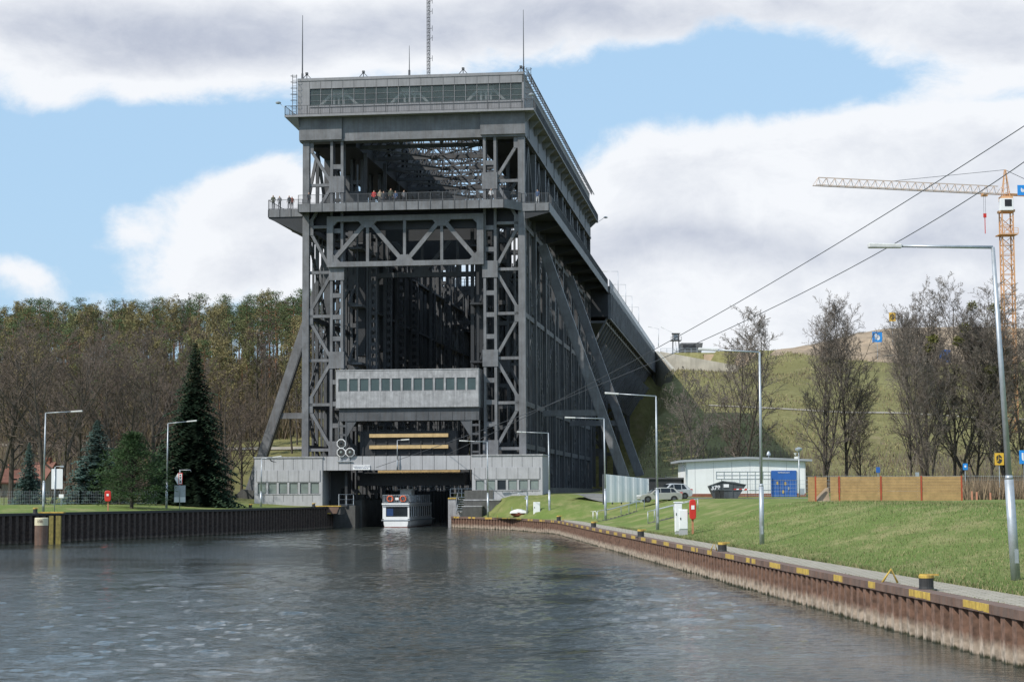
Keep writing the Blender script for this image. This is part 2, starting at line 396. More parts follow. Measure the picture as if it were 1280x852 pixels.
def strip(name, m, pts, wid, dz=.006, step=2.0, skirt=.0):
    # a strip laid over the ground along pts
    P = []
    for (x0,y0),(x1,y1) in zip(pts, pts[1:]):
        L = math.hypot(x1-x0, y1-y0); n = max(1, int(L/step))
        P += [(x0+(x1-x0)*i/n, y0+(y1-y0)*i/n) for i in range(n)]
    P.append(pts[-1]); q = MB(); rows = []
    for i, (x, y) in enumerate(P):
        a = P[max(0,i-1)]; c = P[min(len(P)-1,i+1)]; dx, dy = c[0]-a[0], c[1]-a[1]; l = math.hypot(dx, dy); nx, ny = dy/l, -dx/l
        rows.append([(x+nx*wid*k, y+ny*wid*k, gz(x+nx*wid*k, y+ny*wid*k)+dz) for k in (-.5,-.25,0,.25,.5)])
    for r0, r1 in zip(rows, rows[1:]):
        for j in range(4): q.face([r0[j], r0[j+1], r1[j+1], r1[j]])
    return struct(q.build(name, m))
# quay path beside the right hand wall
q = MB()
yy = [-30+4*i for i in range(55)]+[189,192]
for y0, y1 in zip(yy, yy[1:]):
    a0, a1 = lerp_tab(RQ, y0), lerp_tab(RQ, y1)
    q.face([(a0+.35,y0,1.262),(a0+2.15,y0,1.262),(a1+2.15,y1,1.262),(a1+.35,y1,1.262)])
struct(q.build('quay_path', M['paver']))
strip('service_road', M['asphalt'], [(7.5,212),(11,202),(16,194),(24,191.5),(60,192)], 3.0, .03, 1.5)
strip('hill_path', M['gravel'], [(36,352),(60,346),(100,350),(150,362),(200,380)], 1.5, .12, 2)
strip('hill_path', M['gravel'], [(-150,345),(-90,330),(-55,322),(-30,318)], 3.0, .15, 2)

# ------------------------------------------------------------------ sheet pile walls
def pile_wall(name, pts, ztop, pitch, mt, label, side, yellow=None, depth=.32, zb=-2.5):
    root = empty(name, (0,0,0), 0, label, 'quay wall')
    # resample polyline
    seg = []; acc = 0
    for (y0,x0),(y1,x1) in zip(pts, pts[1:]):
        L = math.hypot(x1-x0, y1-y0); seg.append((acc, L, x0, y0, x1, y1)); acc += L
    def at(s):
        for a, L, x0, y0, x1, y1 in seg:
            if s <= a+L or (a, L) == (seg[-1][0], seg[-1][1]):
                t = (s-a)/L; dx, dy = (x1-x0)/L, (y1-y0)/L; return x0+(x1-x0)*t, y0+(y1-y0)*t, dx, dy
    pr = []; n = int(acc/pitch)
    for i in range(n):
        for fr, dp in ((0,0),(.40,0),(.52,1),(.88,1)): pr.append(((i+fr)*pitch, dp*depth))
    pr.append((n*pitch, 0))
    m = MB(); P = []
    for s, d in pr:
        x, y, dx, dy = at(s); nx, ny = (-dy, dx) if side > 0 else (dy, -dx)   # towards the water
        P.append((x-nx*d+nx*.0, y-ny*d))
    for p, q_ in zip(P, P[1:]):
        m.face([(p[0],p[1],zb),(q_[0],q_[1],zb),(q_[0],q_[1],ztop-.12),(p[0],p[1],ztop-.12)])
    m.build('sheet_piles', mt, root)
    # capping beam
    cp = MB(); k = 0; s = 0; st = yellow or 3.0
    while s < acc:
        e = min(acc, s+st/12)
        x0,y0,dx,dy = at(s); x1,y1,_,_ = at(e); nx, ny = (-dy, dx) if side > 0 else (dy, -dx)
        o_, i_ = .05, -.45
        c = [(x0+nx*o_,y0+ny*o_),(x1+nx*o_,y1+ny*o_),(x1+nx*i_,y1+ny*i_),(x0+nx*i_,y0+ny*i_)]
        cp.hexa([(a,b_,ztop-.22) for a,b_ in c]+[(a,b_,ztop) for a,b_ in c], 0)
        if yellow and (k % 12 < 5) and random.random() < .86:
            c = [(x0+nx*(o_+.004),y0+ny*(o_+.004)),(x1+nx*(o_+.004),y1+ny*(o_+.004)),(x1+nx*(o_-.02),y1+ny*(o_-.02)),(x0+nx*(o_-.02),y0+ny*(o_-.02))]
            cp.hexa([(a,b_,ztop-.17-random.uniform(0,.03)) for a,b_ in c]+[(a,b_,ztop+.004) for a,b_ in c], 1)
        k += 1
        s = e
    if side < 0: cp.f = [tuple(reversed(f)) for f in cp.f]
    cp.build('capping_beam', [M['rust'] if yellow else M['black'], M['yellow']], root)
    return root
pile_wall('sheet_pile_wall', [(20,12.65)]+RQ[1:], 1.30, .86, M['pile_r'], 'rusty brown sheet pile wall with yellow marks on its capping, along the right bank', 1, 5.2, .42)
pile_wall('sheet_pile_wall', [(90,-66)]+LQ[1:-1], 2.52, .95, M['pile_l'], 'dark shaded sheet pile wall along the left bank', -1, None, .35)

# ------------------------------------------------------------------ the boat lift
T = empty('boat_lift', (LX,LY,0), -TH, 'huge dark grey riveted steel boat lift tower straddling the canal', 'boat lift')
ST, SL, SD = M['steel'], M['steel_light'], M['steel_dark']
D = 94.0; NB = 8; BS = [D*i/NB for i in range(NB+1)]
ZI = [9.2, 19.9, 30.5, 41.1]       # inner nodes
ZO = [14.6, 25.2, 36.0, 46.0]      # outer nodes
ZC = 46.5
for i, b in enumerate(BS):
    for side in (0, 1):
        fx = (lambda a: a) if side == 0 else (lambda a: 27-a)
        m = MB()
        x0, x1 = sorted((fx(0), fx(.8)))
        m.box(x0, x1, b, b+.8, 3.2, ZC); m.box(x0-.05, x1+.05, b-.04, b-.002, 3.2, ZC) if False else None
        m.build('column', ST if i else SL, T)  # front row gets the lit tone of the same paint
        m = MB()                                             # laced inner column
        c0, c1 = sorted((fx(3.4), fx(5.0)))
        for (p, q_) in ((c0, c0+.32), (c1-.32, c1)):
            m.box(p, q_, b+.02, b+.2, 3.2, ZC); m.box(p, q_, b+1.2, b+1.38, 3.2, ZC)
            m.box((p+q_)/2-.05, (p+q_)/2+.05, b+.2, b+1.2, 3.2, ZC)
        z = 4.
        while z < ZC-1:
            m.box(c0+.32, c1-.32, b+.05, b+.12, z, z+.55); m.box(c0+.32, c1-.32, b+1.25, b+1.32, z, z+.55); z += 2.6
        for z in ZI: m.box(c0-.12, c1+.12, b-.06, b, z-1.0, z+1.0)
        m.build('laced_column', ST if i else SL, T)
        m = MB(); o, n_ = fx(.75), fx(3.45)
        yb = b+.45
        for k, zo in enumerate(ZO):
            zi = ZI[k]; m.beam((n_,yb,zi+.3), (o,yb,zo-.3), .35, .5, up=(0,1,0))
            if k < 3: m.beam((o,yb,zo+.3), (n_,yb,ZI[k+1]-.3), .35, .5, up=(0,1,0))
            m.beam((o,yb+.05,zi), (n_,yb+.05,zi), .35, .45, up=(0,1,0))
            if k < 3: m.beam((o,yb+.05,zo), (n_,yb+.05,zo), .35, .7, up=(0,1,0))
            m.box(min(o,fx(1.3)), max(o,fx(1.3)), b-.05+.2, b+.15+.2, zo-1.0, zo+1.0)
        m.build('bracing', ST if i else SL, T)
# bracing in the long sides
for side, a in ((0,.4),(1,26.6)):
    m = MB()
    for i in range(NB):
        b0, b1 = BS[i]+.4, BS[i+1]+.4
        for z in (9.5, 14.6, 25.2, 36.0): m.box(a-.2, a+.2, b0, b1, z-.3, z+.3)
        for k, (z0, z1) in enumerate(((4,14.6),(14.6,25.2),(25.2,36.0))):
            # laced diagonals: two flats and battens
            p = Vector((a, b0 if (i+k)%2 else b1, z0)); q_ = Vector((a, b1 if (i+k)%2 else b0, z1)); d = (q_-p)
            nrm = Vector((0, -d.z, d.y)).normalized()*.3
            m.beam(p-nrm, q_-nrm, .3, .12, up=(1,0,0)); m.beam(p+nrm, q_+nrm, .3, .12, up=(1,0,0))
            n = 12
            for j in range(1, n):
                c = p+d*j/n; m.beam(c-nrm, c+nrm, .3, .3, up=(1,0,0))
        bm = (b0+b1)/2
        m.beam((a,b0+.2,38.5), (a,bm,46.3), .3, .35, up=(1,0,0)); m.beam((a,b1-.2,38.5), (a,bm,46.3), .3, .35, up=(1,0,0))
        m.box(a-.2, a+.2, bm-.2, bm+.2, 3.9, 46.4)
    for k in range(38):
        b = 1.6+k*2.42; m.box(a-.12,a+.12,b,b+.16+.12*(k%3),4.0,37.4 if k%2 else 25)
    m.build('side_bracing', ST, T)
# inner guide towers: many uprights with rungs beside the trough
for side in (0, 1):
    fx = (lambda a: a) if side == 0 else (lambda a: 27-a)
    m = MB(); random.seed(3+side)
    for k in range(56):
        b = 3+k*1.62; a = fx(random.choice((5.7, 6.1, 6.5, 7.0))); wd = random.choice((.12,.18,.3,.42))
        z0, z1 = 3.4, random.choice((36, 36, 44, 46.3))
        m.box(a-wd/2, a+wd/2, b, b+.3, z0, z1)
        if k % 6 == 2:
            z = 4
            while z < 36: m.box(a-.1, a+.8, b+.3, b+.42, z, z+.45); z += .95
            m.box(a+.7, a+.9, b+.25, b+.5, 3.4, 36)
    for z in (12.5, 19.5, 26.5, 33.5):
        x0, x1 = sorted((fx(5.2), fx(6.9))); m.box(x0, x1, 2, 92, z, z+.25)
    for i in range(NB):
        for z0, z1 in ((12.7,19.5),(26.7,33.5),(19.7,26.5)):
            m.beam((fx(5.5),BS[i]+1,z0),(fx(5.5),BS[i+1]-1,z1),.2,.3)
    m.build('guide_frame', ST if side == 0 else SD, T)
    for z0, z1, lab in ((20.5,33.2,1),):
        m = MB()
        for k in range(22):
            b = 5+k*3.9
            if random.random() < .28: continue
            h = z0+random.uniform(-1,2); x0, x1 = sorted((fx(5.55), fx(6.7)))
            m = MB(); m.box(x0+.02*random.random(), x1, b, b+random.uniform(1.6,3.2), h, z1+random.uniform(-1,1.5)); m.build('counterweight', SD, T)
    # machine hall along each long side under the roof
    x0, x1 = sorted((fx(.15), fx(5.9)))
    m = MB(); m.box(x0, x1, 3.2, D-.1, 46.2, 46.6); m.box(x0, x1, 3.2, D-.1, 53.3, 53.75)
    xi = fx(5.9); m.box(min(xi,fx(5.7)), max(xi,fx(5.7)), 3.2, D, 46.6, 53.3)
    m.build('machine_hall', SD, T)
    # rope sheaves
    for k in range(8):
        m = MB(); prof = [(1.2,-.2),(1.75,-.2),(1.75,-.12),(1.6,-.1),(1.6,.1),(1.75,.12),(1.75,.2),(1.2,.2)]
        n = 24
        for j in range(n):
            t0, t1 = 2*PI*j/n, 2*PI*(j+1)/n
            for (r0, d0),(r1, d1) in zip(prof, prof[1:]):
                m.face([(d0, r0*math.cos(t0), r0*math.sin(t0)), (d0, r0*math.cos(t1), r0*math.sin(t1)), (d1, r1*math.cos(t1), r1*math.sin(t1)), (d1, r1*math.cos(t0), r1*math.sin(t0))])
        for j in range(8):
            t = PI*j/4; m.beam((0,.15*math.cos(t),.15*math.sin(t)), (0,1.25*math.cos(t),1.25*math.sin(t)), .14, .2, up=(1,0,0))
        m.build('rope_sheave', SD, T, loc=(fx(7.0), 9+k*10.8, 49.4))
# cross trusses under the open roof
for i, b in enumerate([6+i*8.2 for i in range(11)]):
    m = MB()
    m.beam((5.9,b,52.9),(21.1,b,52.9),.3,.35); m.beam((5.9,b,46.6),(21.1,b,46.6),.35,.45)
    n = 6; dx = 15.2/n
    for k in range(n):
        xa, xb = 5.9+k*dx, 5.9+(k+1)*dx
        z0, z1 = (46.7,52.8) if k % 2 == 0 else (52.8,46.7)
        m.beam((xa,b,z0),(xb,b,z1),.15,.22,up=(0,1,0)); m.beam((xb,b,46.7),(xb,b,52.8),.12,.16,up=(0,1,0))
    if i < 10:
        for xa in (9.5,13.5,17.5): m.beam((xa,b,52.9),(xa,b+8.2,52.9),.18,.22)
        m.beam((6.0,b,46.6),(13.5,b+8.2,46.6),.15,.2); m.beam((21.0,b,46.6),(13.5,b+8.2,46.6),.15,.2)
        for s in range(9):     # rungs of the laced bottom bars
            t = s/9; m.beam((6+7.5*t,b+8.2*t,46.8),(6+7.5*t+.7,b+8.2*t,47.6),.12,.3,up=(0,1,0)); m.beam((21-7.5*t,b+8.2*t,46.8),(21-7.5*t-.7,b+8.2*t,47.6),.12,.3,up=(0,1,0))
        m.beam((6.0,b,52.6),(21.0,b+8.2,52.6),.12,.16); m.beam((6.0,b,47.6),(13.5,b+8.2,47.6),.12,.12); m.beam((21.0,b,47.6),(13.5,b+8.2,47.6),.12,.12)
    m.beam((5.9,b,47.4),(9.5,b,52.6),.3,.5,up=(0,1,0)) if i % 3 == 1 else None
    m.build('cross_truss', ST, T)
# main front girder, gallery and ledge
m = MB(); m.box(-.3,27.1,-.15,1.6,46.62,49.2); m.box(-.35,27.15,-.2,1.7,46.35,46.62); m.box(-.35,4.9,-.5,-.15,46.5,49.2); m.box(21.75,27.15,-.5,-.15,46.6,49.2)
m.build('front_girder', SL, T)
m = MB(); m.box(26.4,27.1,1.6,D,46.6,49.2); m.box(-.3,.4,1.6,D,46.6,49.2); m.box(26.3,27.2,1.7,D,46.3,46.6)
for k in range(10): m.box(27.1,27.16,4+k*9.9,4.12+k*9.9,46.7,49.2)
m.build('side_girder', ST, T)
m = MB(); m.box(-.6,27,-.35,3.2,49.4,50.55); m.box(-.6,27,-.35,-.1,52.8,54.1); m.box(-.6,27,-.1,3.2,53.9,54.1); m.box(-.6,27,-.42,-.35,53.75,54.0)
m.box(-.6,.9,-.35,-.1,50.55,52.8); m.box(26.8,27,-.35,3.2,50.55,53.9); m.box(-.6,-.4,-.1,3.2,50.55,53.9)
m.box(26.75,27,3.2,D,49.6,53.95); m.box(-.35,-.1,3.2,D,49.6,53.95)      # long side walls of the halls
for k in range(20):
    a = .9+k*1.365; m.box(a-.02,a+.02,-.36,-.352,49.4,50.5,1); m.box(a-.02,a+.02,-.36,-.352,52.85,53.7,1)
m.build('gallery_cladding', [M['clad'], M['joint']], T)
m = MB(); m.box(.9,26.8,-.22,-.19,50.6,52.75); m.build('gallery_glazing', M['glass_g'], T)
m = MB(); NP = 19
for k in range(NP+1):
    a = .9+k*(25.9/NP); m.box(a-.03,a+.03,-.28,-.2,50.55,52.8)
for z in (51.3,52.05): m.box(.9,26.8,-.26,-.225,z-.015,z+.015)
m.box(.9,26.8,-.45,-.35,50.5,50.68); m.build('glazing_bars', M['clad'], T)
m = MB()
for a in (4.3, 13.0, 22.3):
    m.box(a-1.0,a+1.0,.6,1.0,51.9,52.7); m.beam((a-1.0,.8,52.2),(a-2.6,.8,50.6),.3,.4,up=(0,1,0)); m.beam((a+1.0,.8,52.2),(a+2.6,.8,50.6),.3,.4,up=(0,1,0))
    for d in (-.6,0,.6): m.box(a+d-.12,a+d+.12,.6,.9,50.6,51.9)
m.build('bearing_frames', M['white'], T)  # white colour stands in for daylight on the frames behind the glass
m = MB(); m.box(.5,26.5,3.0,3.15,49.4,53.9); m.build('gallery_back_wall', M['steel'], T)
def railing(m, p, q_, zb, h=1.1, post=1.45, bal=.16, r=.05, bw=.022, m_i=0):
    p = Vector(p+(0,)) if len(p) == 2 else Vector(p); q_ = Vector(q_+(0,)) if len(q_) == 2 else Vector(q_)
    L = (q_-p).length; d = (q_-p)/L; n = max(1, round(L/post))
    for i in range(n+1):
        c = p+d*L*i/n; m.beam((c.x,c.y,zb),(c.x,c.y,zb+h),r*1.4,r*1.4,m_i)
    for z in (zb+h, zb+.12): m.beam((p.x,p.y,z),(q_.x,q_.y,z),r,r,m_i)
    if bal:
        k = int(L/bal)
        for i in range(1, k):
            c = p+d*L*i/k; m.beam((c.x,c.y,zb+.12),(c.x,c.y,zb+h),bw,bw,m_i)
    else: m.beam((p.x,p.y,zb+h*.55),(q_.x,q_.y,zb+h*.55),r*.8,r*.8,m_i)
m = MB(); m.box(-1.9,28.3,-1.5,-.15,49.22,49.4); m.box(-1.9,28.3,-1.56,-1.5,49.18,49.42)
m.box(27.0,28.3,-.15,D+1.5,49.22,49.4); m.box(-1.9,-.6,-.15,D+1,49.22,49.4)
for k in range(20):
    b = k*4.9+.5
    m.hexa([(27.1,b,48.2),(27.2,b,48.2),(27.2,b+.15,48.2),(27.1,b+.15,48.2),(27.1,b,49.22),(28.3,b,49.22),(28.3,b+.15,49.22),(27.1,b+.15,49.22)])
m.hexa([(-.4,-.2,47.7),(-.3,-.2,47.7),(-.3,1,47.7),(-.4,1,47.7),(-1.9,-1.5,49.22),(-.3,-1.5,49.22),(-.3,1,49.22),(-1.9,1,49.22)])
m.build('ledge', M['clad'], T)
m = MB(); railing(m,(-1.85,-1.5),(28.25,-1.5),49.4,1.15,1.36,.2,.05,.025); railing(m,(28.25,-1.5),(28.25,D+1.4),49.4,1.15,2.4,.3,.05,.03); railing(m,(-1.85,-1.5),(-1.85,D),49.4,1.15,2.4,.4,.05,.03)
m.build('ledge_railing', ST, T)
m = MB()                                                      # inclined ladder rails along the roof edge
railing(m,(27.35,1),(27.35,D),53.75,.75,2.0,.75,.06,.05); railing(m,(27.75,1),(27.75,D),53.75,.0,2.0,0,.06)
for k in range(62): m.beam((27.0,1+k*1.5,53.8),(27.75,1+k*1.5,53.8),.06,.06)
m.build('roof_edge_railing', ST, T)
m = MB()                                                      # hooped ladders at the corners
for (a, b) in ((-.95,-.4),(27.6,-.2)):
    m.beam((a-.25,b,49.4),(a-.25,b,54.6),.06,.06); m.beam((a+.25,b,49.4),(a+.25,b,54.6),.06,.06)
    z = 49.7
    while z < 54.5: m.beam((a-.25,b,z),(a+.25,b,z),.04,.04); z += .35
    for k in range(6):
        z = 50.6+k*.75; pts = [(a+.4*math.cos(t)*1.0, b-.35+.4*math.sin(t), z) for t in [PI*2*j/8 for j in range(9)]]
        m.tube(pts, .025, 4)
m.build('hooped_ladder', ST, T)
m = MB()
for a in (.4, 7.4, 19.6, 26.6):
    m.beam((a-.6,.3,54.1),(a,.3,54.75),.08,.08); m.beam((a+.6,.3,54.1),(a,.3,54.75),.08,.08); m.beam((a,.3,54.1),(a,.3,54.95),.1,.1); m.box(a-.15,a+.15,.15,.45,54.7,54.95)
m.build('roof_winch_frame', ST, T)
for a, zt, r in ((-.2,62.1,.07),(26.9,61.8,.06),(13.0,57.9,.05)):
    m = MB(); m.tube([(a,.5,53.9),(a,.5,(zt+54)/2),(a,.5,zt)], [r*1.3,r,r*.5], 6); m.beam((a,.5,54),(a,.5,54.9),.22,.22); m.build('lightning_rod', ST, T)
m = MB(); zz = 54.
c3 = [(14.9,2.0),(15.3,2.0),(15.1,2.35)]
for x, y in c3: m.beam((x,y,54),(x,y,65.5),.05,.05)
while zz < 65:
    for (x0,y0),(x1,y1) in zip(c3, c3[1:]+c3[:1]):
        m.beam((x0,y0,zz),(x1,y1,zz+.45),.035,.035); m.beam((x0,y0,zz),(x1,y1,zz),.035,.035)
    zz += .45
for z in (56.5,59,60.2,62.3,63.6,64.4): m.beam((15.1,2,z),(15.6,1.8,z+.1),.05,.05); m.beam((15.6,1.8,z-.3),(15.6,1.8,z+.4),.05,.05)
m.build('radio_mast', ST, T)
def floodlight(a, b, z, dx):
    m = MB(); m.beam((a,b,z-.6),(a+dx,b,z),.06,.06); m.lathe([(.05,0),(.32,.08),(.35,.22),(.12,.34)],(a+dx*1.3,b,z-.1),12); m.build('flood_lamp', M['galv'], T)
floodlight(-1.9,-1.5,50.9,-.6); floodlight(28.3,-1.4,51.0,-.2); floodlight(28.4,D+1.2,50.0,.9)
# walkway deck
DZ = 38.35
m = MB()
m.box(-4.2,.0,.0,6,37.9,DZ-.1); m.box(-4.2,0,D-30,D,37.9,DZ-.1); m.box(-4.2,-.1,6,D-30,37.9,DZ-.1)
m.box(.0,24.75,-2.2,2.6,37.9,DZ-.1)
m.hexa([(24.75,-2.2,37.9),(26.6,0,37.9),(26.6,2.6,37.9),(24.75,2.6,37.9),(24.75,-2.2,DZ-.1),(26.6,0,DZ-.1),(26.6,2.6,DZ-.1),(24.75,2.6,DZ-.1)])
m.box(26.6,29.9,.0,D,37.9,DZ-.1)
m.build('walkway_deck', SD, T)
m = MB()
FZ0, FZ1 = 37.5, 38.5
m.box(-4.25,0,-.08,0,37.3,38.2); m.box(.0,24.75,-2.28,-2.2,FZ0,FZ1); m.box(26.6,29.95,-.08,0,37.35,38.3)
m.beam((24.75,-2.24,38.0),(26.62,-.04,37.9),.08,1.0)
m.box(29.9,29.98,0,D,37.2,38.3); m.box(-.04,.04,-2.2,0,FZ0,FZ1); m.box(-4.28,-4.2,0,D,37.3,38.2)
for k in range(18): a = k*1.456; m.box(a-.04,a+.04,-2.31,-2.281,FZ0,FZ1,1)
for a in (-4.2,-2.8,-1.4,28.3,29.9): m.box(a-.04,a+.04,-.11,-.081,37.35,38.2,1)
m.build('fascia', [SL, SD], T)
m = MB()
railing(m,(.0,-2.2),(24.75,-2.2),FZ1,1.05,1.456,.15,.05,.025); railing(m,(24.75,-2.2),(26.6,0),FZ1-.1,1.1,1.4,.15); railing(m,(26.6,0),(29.9,0),38.3,1.15,1.5,.15)
railing(m,(-4.2,0),(0,0),38.2,1.2,1.45,.15); railing(m,(-4.2,0),(-4.2,D),38.2,1.2,2.5,.4); railing(m,(29.9,0),(29.9,D),38.3,1.15,1.8,.25,.05,.03)
railing(m,(5.2,2.5),(21.8,2.5),38.3,1.1,1.6,.16,.05,.03)
m.build('walkway_railing', ST, T)
m = MB()                                                      # brackets and soffit under the overhanging deck
for b in BS:
    for s, (x0, x1) in enumerate(((.0,-4.2),(27.0,29.9))):
        m.hexa([(x0,b+.1,34.6),(x0,b+.1,34.6001),(x0,b+.3,34.6001),(x0,b+.3,34.6),(x0,b+.1,37.9),(x1,b+.1,37.3),(x1,b+.3,37.3),(x0,b+.3,37.9)]) if False else \
        m.prism([(x0,35.2 if s == 0 else 36.4),(x1,37.15),(x1,37.9),(x0,37.9)], lambda u,v,d: (u,d,v), b+.05, b+.3)
m.box(-4.2,.8,.3,D,37.7,37.88); m.box(26.2,29.9,.3,D,37.7,37.88); m.box(.8,26.2,.3,2.6,37.7,37.88)
m.prism([(0,35.2),(-4.15,37.2),(-4.15,37.6),(0,37.6)], lambda u,v,d: (u,d,v), .35, D-40)
m.box(.8,26.2,1.0,1.4,35.6,37.7); m.box(5,22,7,7.3,35,37.7); m.box(5,22,20,20.3,34,37.7)
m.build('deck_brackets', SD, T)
# front truss between the laced columns
for b, mt in ((-.5, SL), (11.9, ST), (80, ST)):
    m = MB(); xs_ = [3.5, 8.05, 12.55, 17.05, 21.6]; zt, zb_ = 36.85, 31.35
    m.box(3.1,22.1,b,b+.6,36.5,37.15); m.box(3.1,22.1,b,b+.6,31.05,31.65)
    m.box(3.1,3.85,b,b+.6,31.65,36.5); m.box(21.3,22.1,b,b+.6,31.65,36.5)
    for a in xs_[1:4]: m.box(a-.17,a+.17,b+.1,b+.5,31.65,36.5)
    for (a0,z0),(a1,z1) in (((3.8,31.8),(7.9,36.4)),((8.3,36.4),(12.2,31.8)),((12.9,31.8),(16.8,36.4)),((17.3,36.4),(21.2,31.8))):
        m.beam((a0,b+.3,z0),(a1,b+.3,z1),.5,.42,up=(0,1,0))
    for a, z, s in ((8.05,36.5,-1),(17.05,36.5,-1),(12.55,31.65,1)):
        m.prism([(a-1.1,z),(a+1.1,z),(a+.45,z+.75*s),(a-.45,z+.75*s)], lambda u,v,d: (u,d,v), b+.05, b+.55)
    for a, sx in ((3.85,1),(21.3,-1)):
        m.prism([(a,31.65),(a+sx*.9,31.65),(a,32.6)], lambda u,v,d: (u,d,v), b+.05, b+.55); m.prism([(a,36.5),(a+sx*.5,36.5),(a,36.0)], lambda u,v,d: (u,d,v), b+.05, b+.55)
    m.build('front_truss' if b < 0 else 'inner_truss', mt, T)
# upper canal gate closing the far end
m = MB(); m.box(4.4,22.6,92.5,93.5,22,38.6); m.box(4.4,22.6,88,92.5,30.5,31)
for z in (24,27,30,33,36): m.box(4.4,22.6,92.3,92.5,z,z+.3)
railing(m,(4.4,92.6),(22.6,92.6),38.6,1.2,1.5,0,.07); m.build('upper_gate', SD, T)
# outrigger legs
for b in (17.3, 54.0):
    for s in (0, 1):
        fx = (lambda a: a) if s == 0 else (lambda a: 27-a)
        m = MB(); p = Vector((fx(-11.3),b,2.8 if s == 0 else 3.4)); q_ = Vector((fx(-.2),b,35.4))
        w_ = .95; d = (q_-p).normalized(); nrm = Vector((-d.z,0,d.x))
        for sg in (-1,1): m.beam(p+nrm*sg*.55+Vector((0,.0,0)), q_+nrm*sg*.55, 1.1, .12, up=tuple(nrm))
        m.beam(p+Vector((0,-.55,0)), q_+Vector((0,-.55,0)), 1.0, .08, up=(0,1,0)) 
        n = 11
        for k in range(n):
            c0 = p+(q_-p)*(k/n); c1 = p+(q_-p)*((k+.45)/n)
            m.beam(c0+Vector((0,.5,0)), c1+Vector((0,.5,0)), 1.0, .08, up=(0,1,0))
        m.build('outrigger_leg', SL, T)
        m = MB(); m.beam((fx(-.2),b,14.0),(fx(-7.3),b,14.0),.6,.75); m.build('outrigger_tie', SL, T)
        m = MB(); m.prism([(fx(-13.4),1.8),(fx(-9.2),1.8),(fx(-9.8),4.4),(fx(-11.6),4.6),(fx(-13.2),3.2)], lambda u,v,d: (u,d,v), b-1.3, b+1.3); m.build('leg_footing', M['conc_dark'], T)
# dense pier frames on the right long side near the ground
m = MB(); random.seed(11)
for k in range(30):
    b = 2+k*3.1; a = random.choice((23.5,24.6,25.4,26.0)); m.box(a,a+random.choice((.25,.35,.5)),b,b+.4,3.9,36 if k%3 else 45)
    if k % 4 == 1: m.beam((a+.2,b,6),(a+.2,b+6,20),.25,.4); m.beam((a+.2,b,22),(a+.2,b+6,35),.25,.4)
m.build('pier_frame', ST, T)
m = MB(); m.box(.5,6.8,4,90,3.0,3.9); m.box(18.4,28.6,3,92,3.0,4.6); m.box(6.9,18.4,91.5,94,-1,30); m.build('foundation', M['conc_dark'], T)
# trough resting at the bottom
tr = empty('ship_trough', loc(0,0), -TH, 'dark steel ship trough lowered to the canal inside the lift', 'trough')
m = MB(); m.box(6.9,7.6,14,90,-.6,4.3); m.box(17.6,18.3,14,90,-.6,4.3)
for k in range(26): b = 14.5+k*2.9; m.box(6.75,6.9,b,b+.2,-.6,4.3); m.box(7.6,7.7,b,b+.25,-.2,4.3); m.box(17.5,17.6,b,b+.2,-.2,4.3)
m.build('trough_side', SD, tr)
m = MB(); railing(m,(7.2,14),(7.2,90),4.3,1.1,2.4,0,.06); railing(m,(17.9,14),(17.9,90),4.3,1.1,2.4,0,.06); m.build('trough_railing', M['galv'], tr)
m = MB(); m.box(6.9,18.3,12.8,13.8,6.4,8.6); m.box(6.9,7.5,12.8,13.8,-1,6.4); m.box(17.7,18.3,12.8,13.8,-1,6.4)
m.build('trough_portal', ST, tr)
random.seed(5)                                       # guides and pipes seen behind the boat
for k in range(26):
    a = random.uniform(7.9,17.4); b = random.uniform(60,90); wd = random.uniform(.1,.35); m = MB(); m.box(a,a+wd,b,b+.2,random.uniform(0,2),random.uniform(5,6.3)); m.build('guide_post', M['steel_light'], tr)
# channel walls below the lift
m = MB(); m.box(5.6,7.2,.8,13.9,-3,3.2); m.box(4.0,6.9,-1.8,.8,-3,2.6); m.box(17.9,18.4,1.6,92,-3,3.4); m.box(6.4,6.9,14,92,-3,3.0)
o = m.build('channel_wall', M['conc_dark'], loc=(LX,LY,0), rz=-TH); tag(o, 'dark channel walls of the lift basin at the waterline under the tower', 'wall')
# ------------------------------------------------------------------ control room, frames and yellow beams below
K_ = empty('control_gantry', loc(0,0), -TH, 'weathered concrete control room with thirteen windows across the front of the lift', 'control room')
a0, a1 = tw(420,467,-1.4)[0], tw(598,461,-1.4)[0]; z0, z1 = 14.1, 18.5
m = MB(); m.box(a0,a1,-1.4,-1.2,z0,16.05); m.box(a0,a1,-1.4,-1.2,17.55,z1); n = 13; pw = (a1-a0-.35)/n
m.box(a0,a0+.28,-1.4,-1.2,16.05,17.55); m.box(a1-.32,a1,-1.4,-1.2,16.05,17.55)
for k in range(1, n): a = a0+.2+k*pw; m.box(a-.11,a+.11,-1.4,-1.2,16.05,17.55)
m.box(a1-.2,a1,-1.2,2.0,z0,z1); m.box(a0,a0+.2,-1.2,2.0,z0,z1); m.box(a0+.2,a1-.2,-1.2,2.0,z0,z0+.2); m.box(a0-.05,a1+.05,-1.45,2.0,z1,z1+.12)
m.build('wall', M['conc_old'], K_)
for k in range(n):
    a = a0+.2+k*pw; f = MB(); f.box(a+.12,a+pw-.12,-1.3,-1.27,16.06,17.54); wo = f.build('window', M['glass'], K_)
    fr = MB()
    for x in (a+.12,a+pw-.17): fr.box(x,x+.05,-1.345,-1.302,16.06,17.54)
    fr.box(a+.12,a+pw-.12,-1.345,-1.302,16.06,16.12); fr.box(a+.12,a+pw-.12,-1.345,-1.302,17.48,17.54); fr.build('frame', M['steel_light'], wo)
m = MB(); m.box(a0+.3,a1,-1.0,1.8,12.55,z0)
for k in range(12): a = a0+.8+k*1.45; m.box(a,a+.08,-1.04,-1.0,12.6,z0)
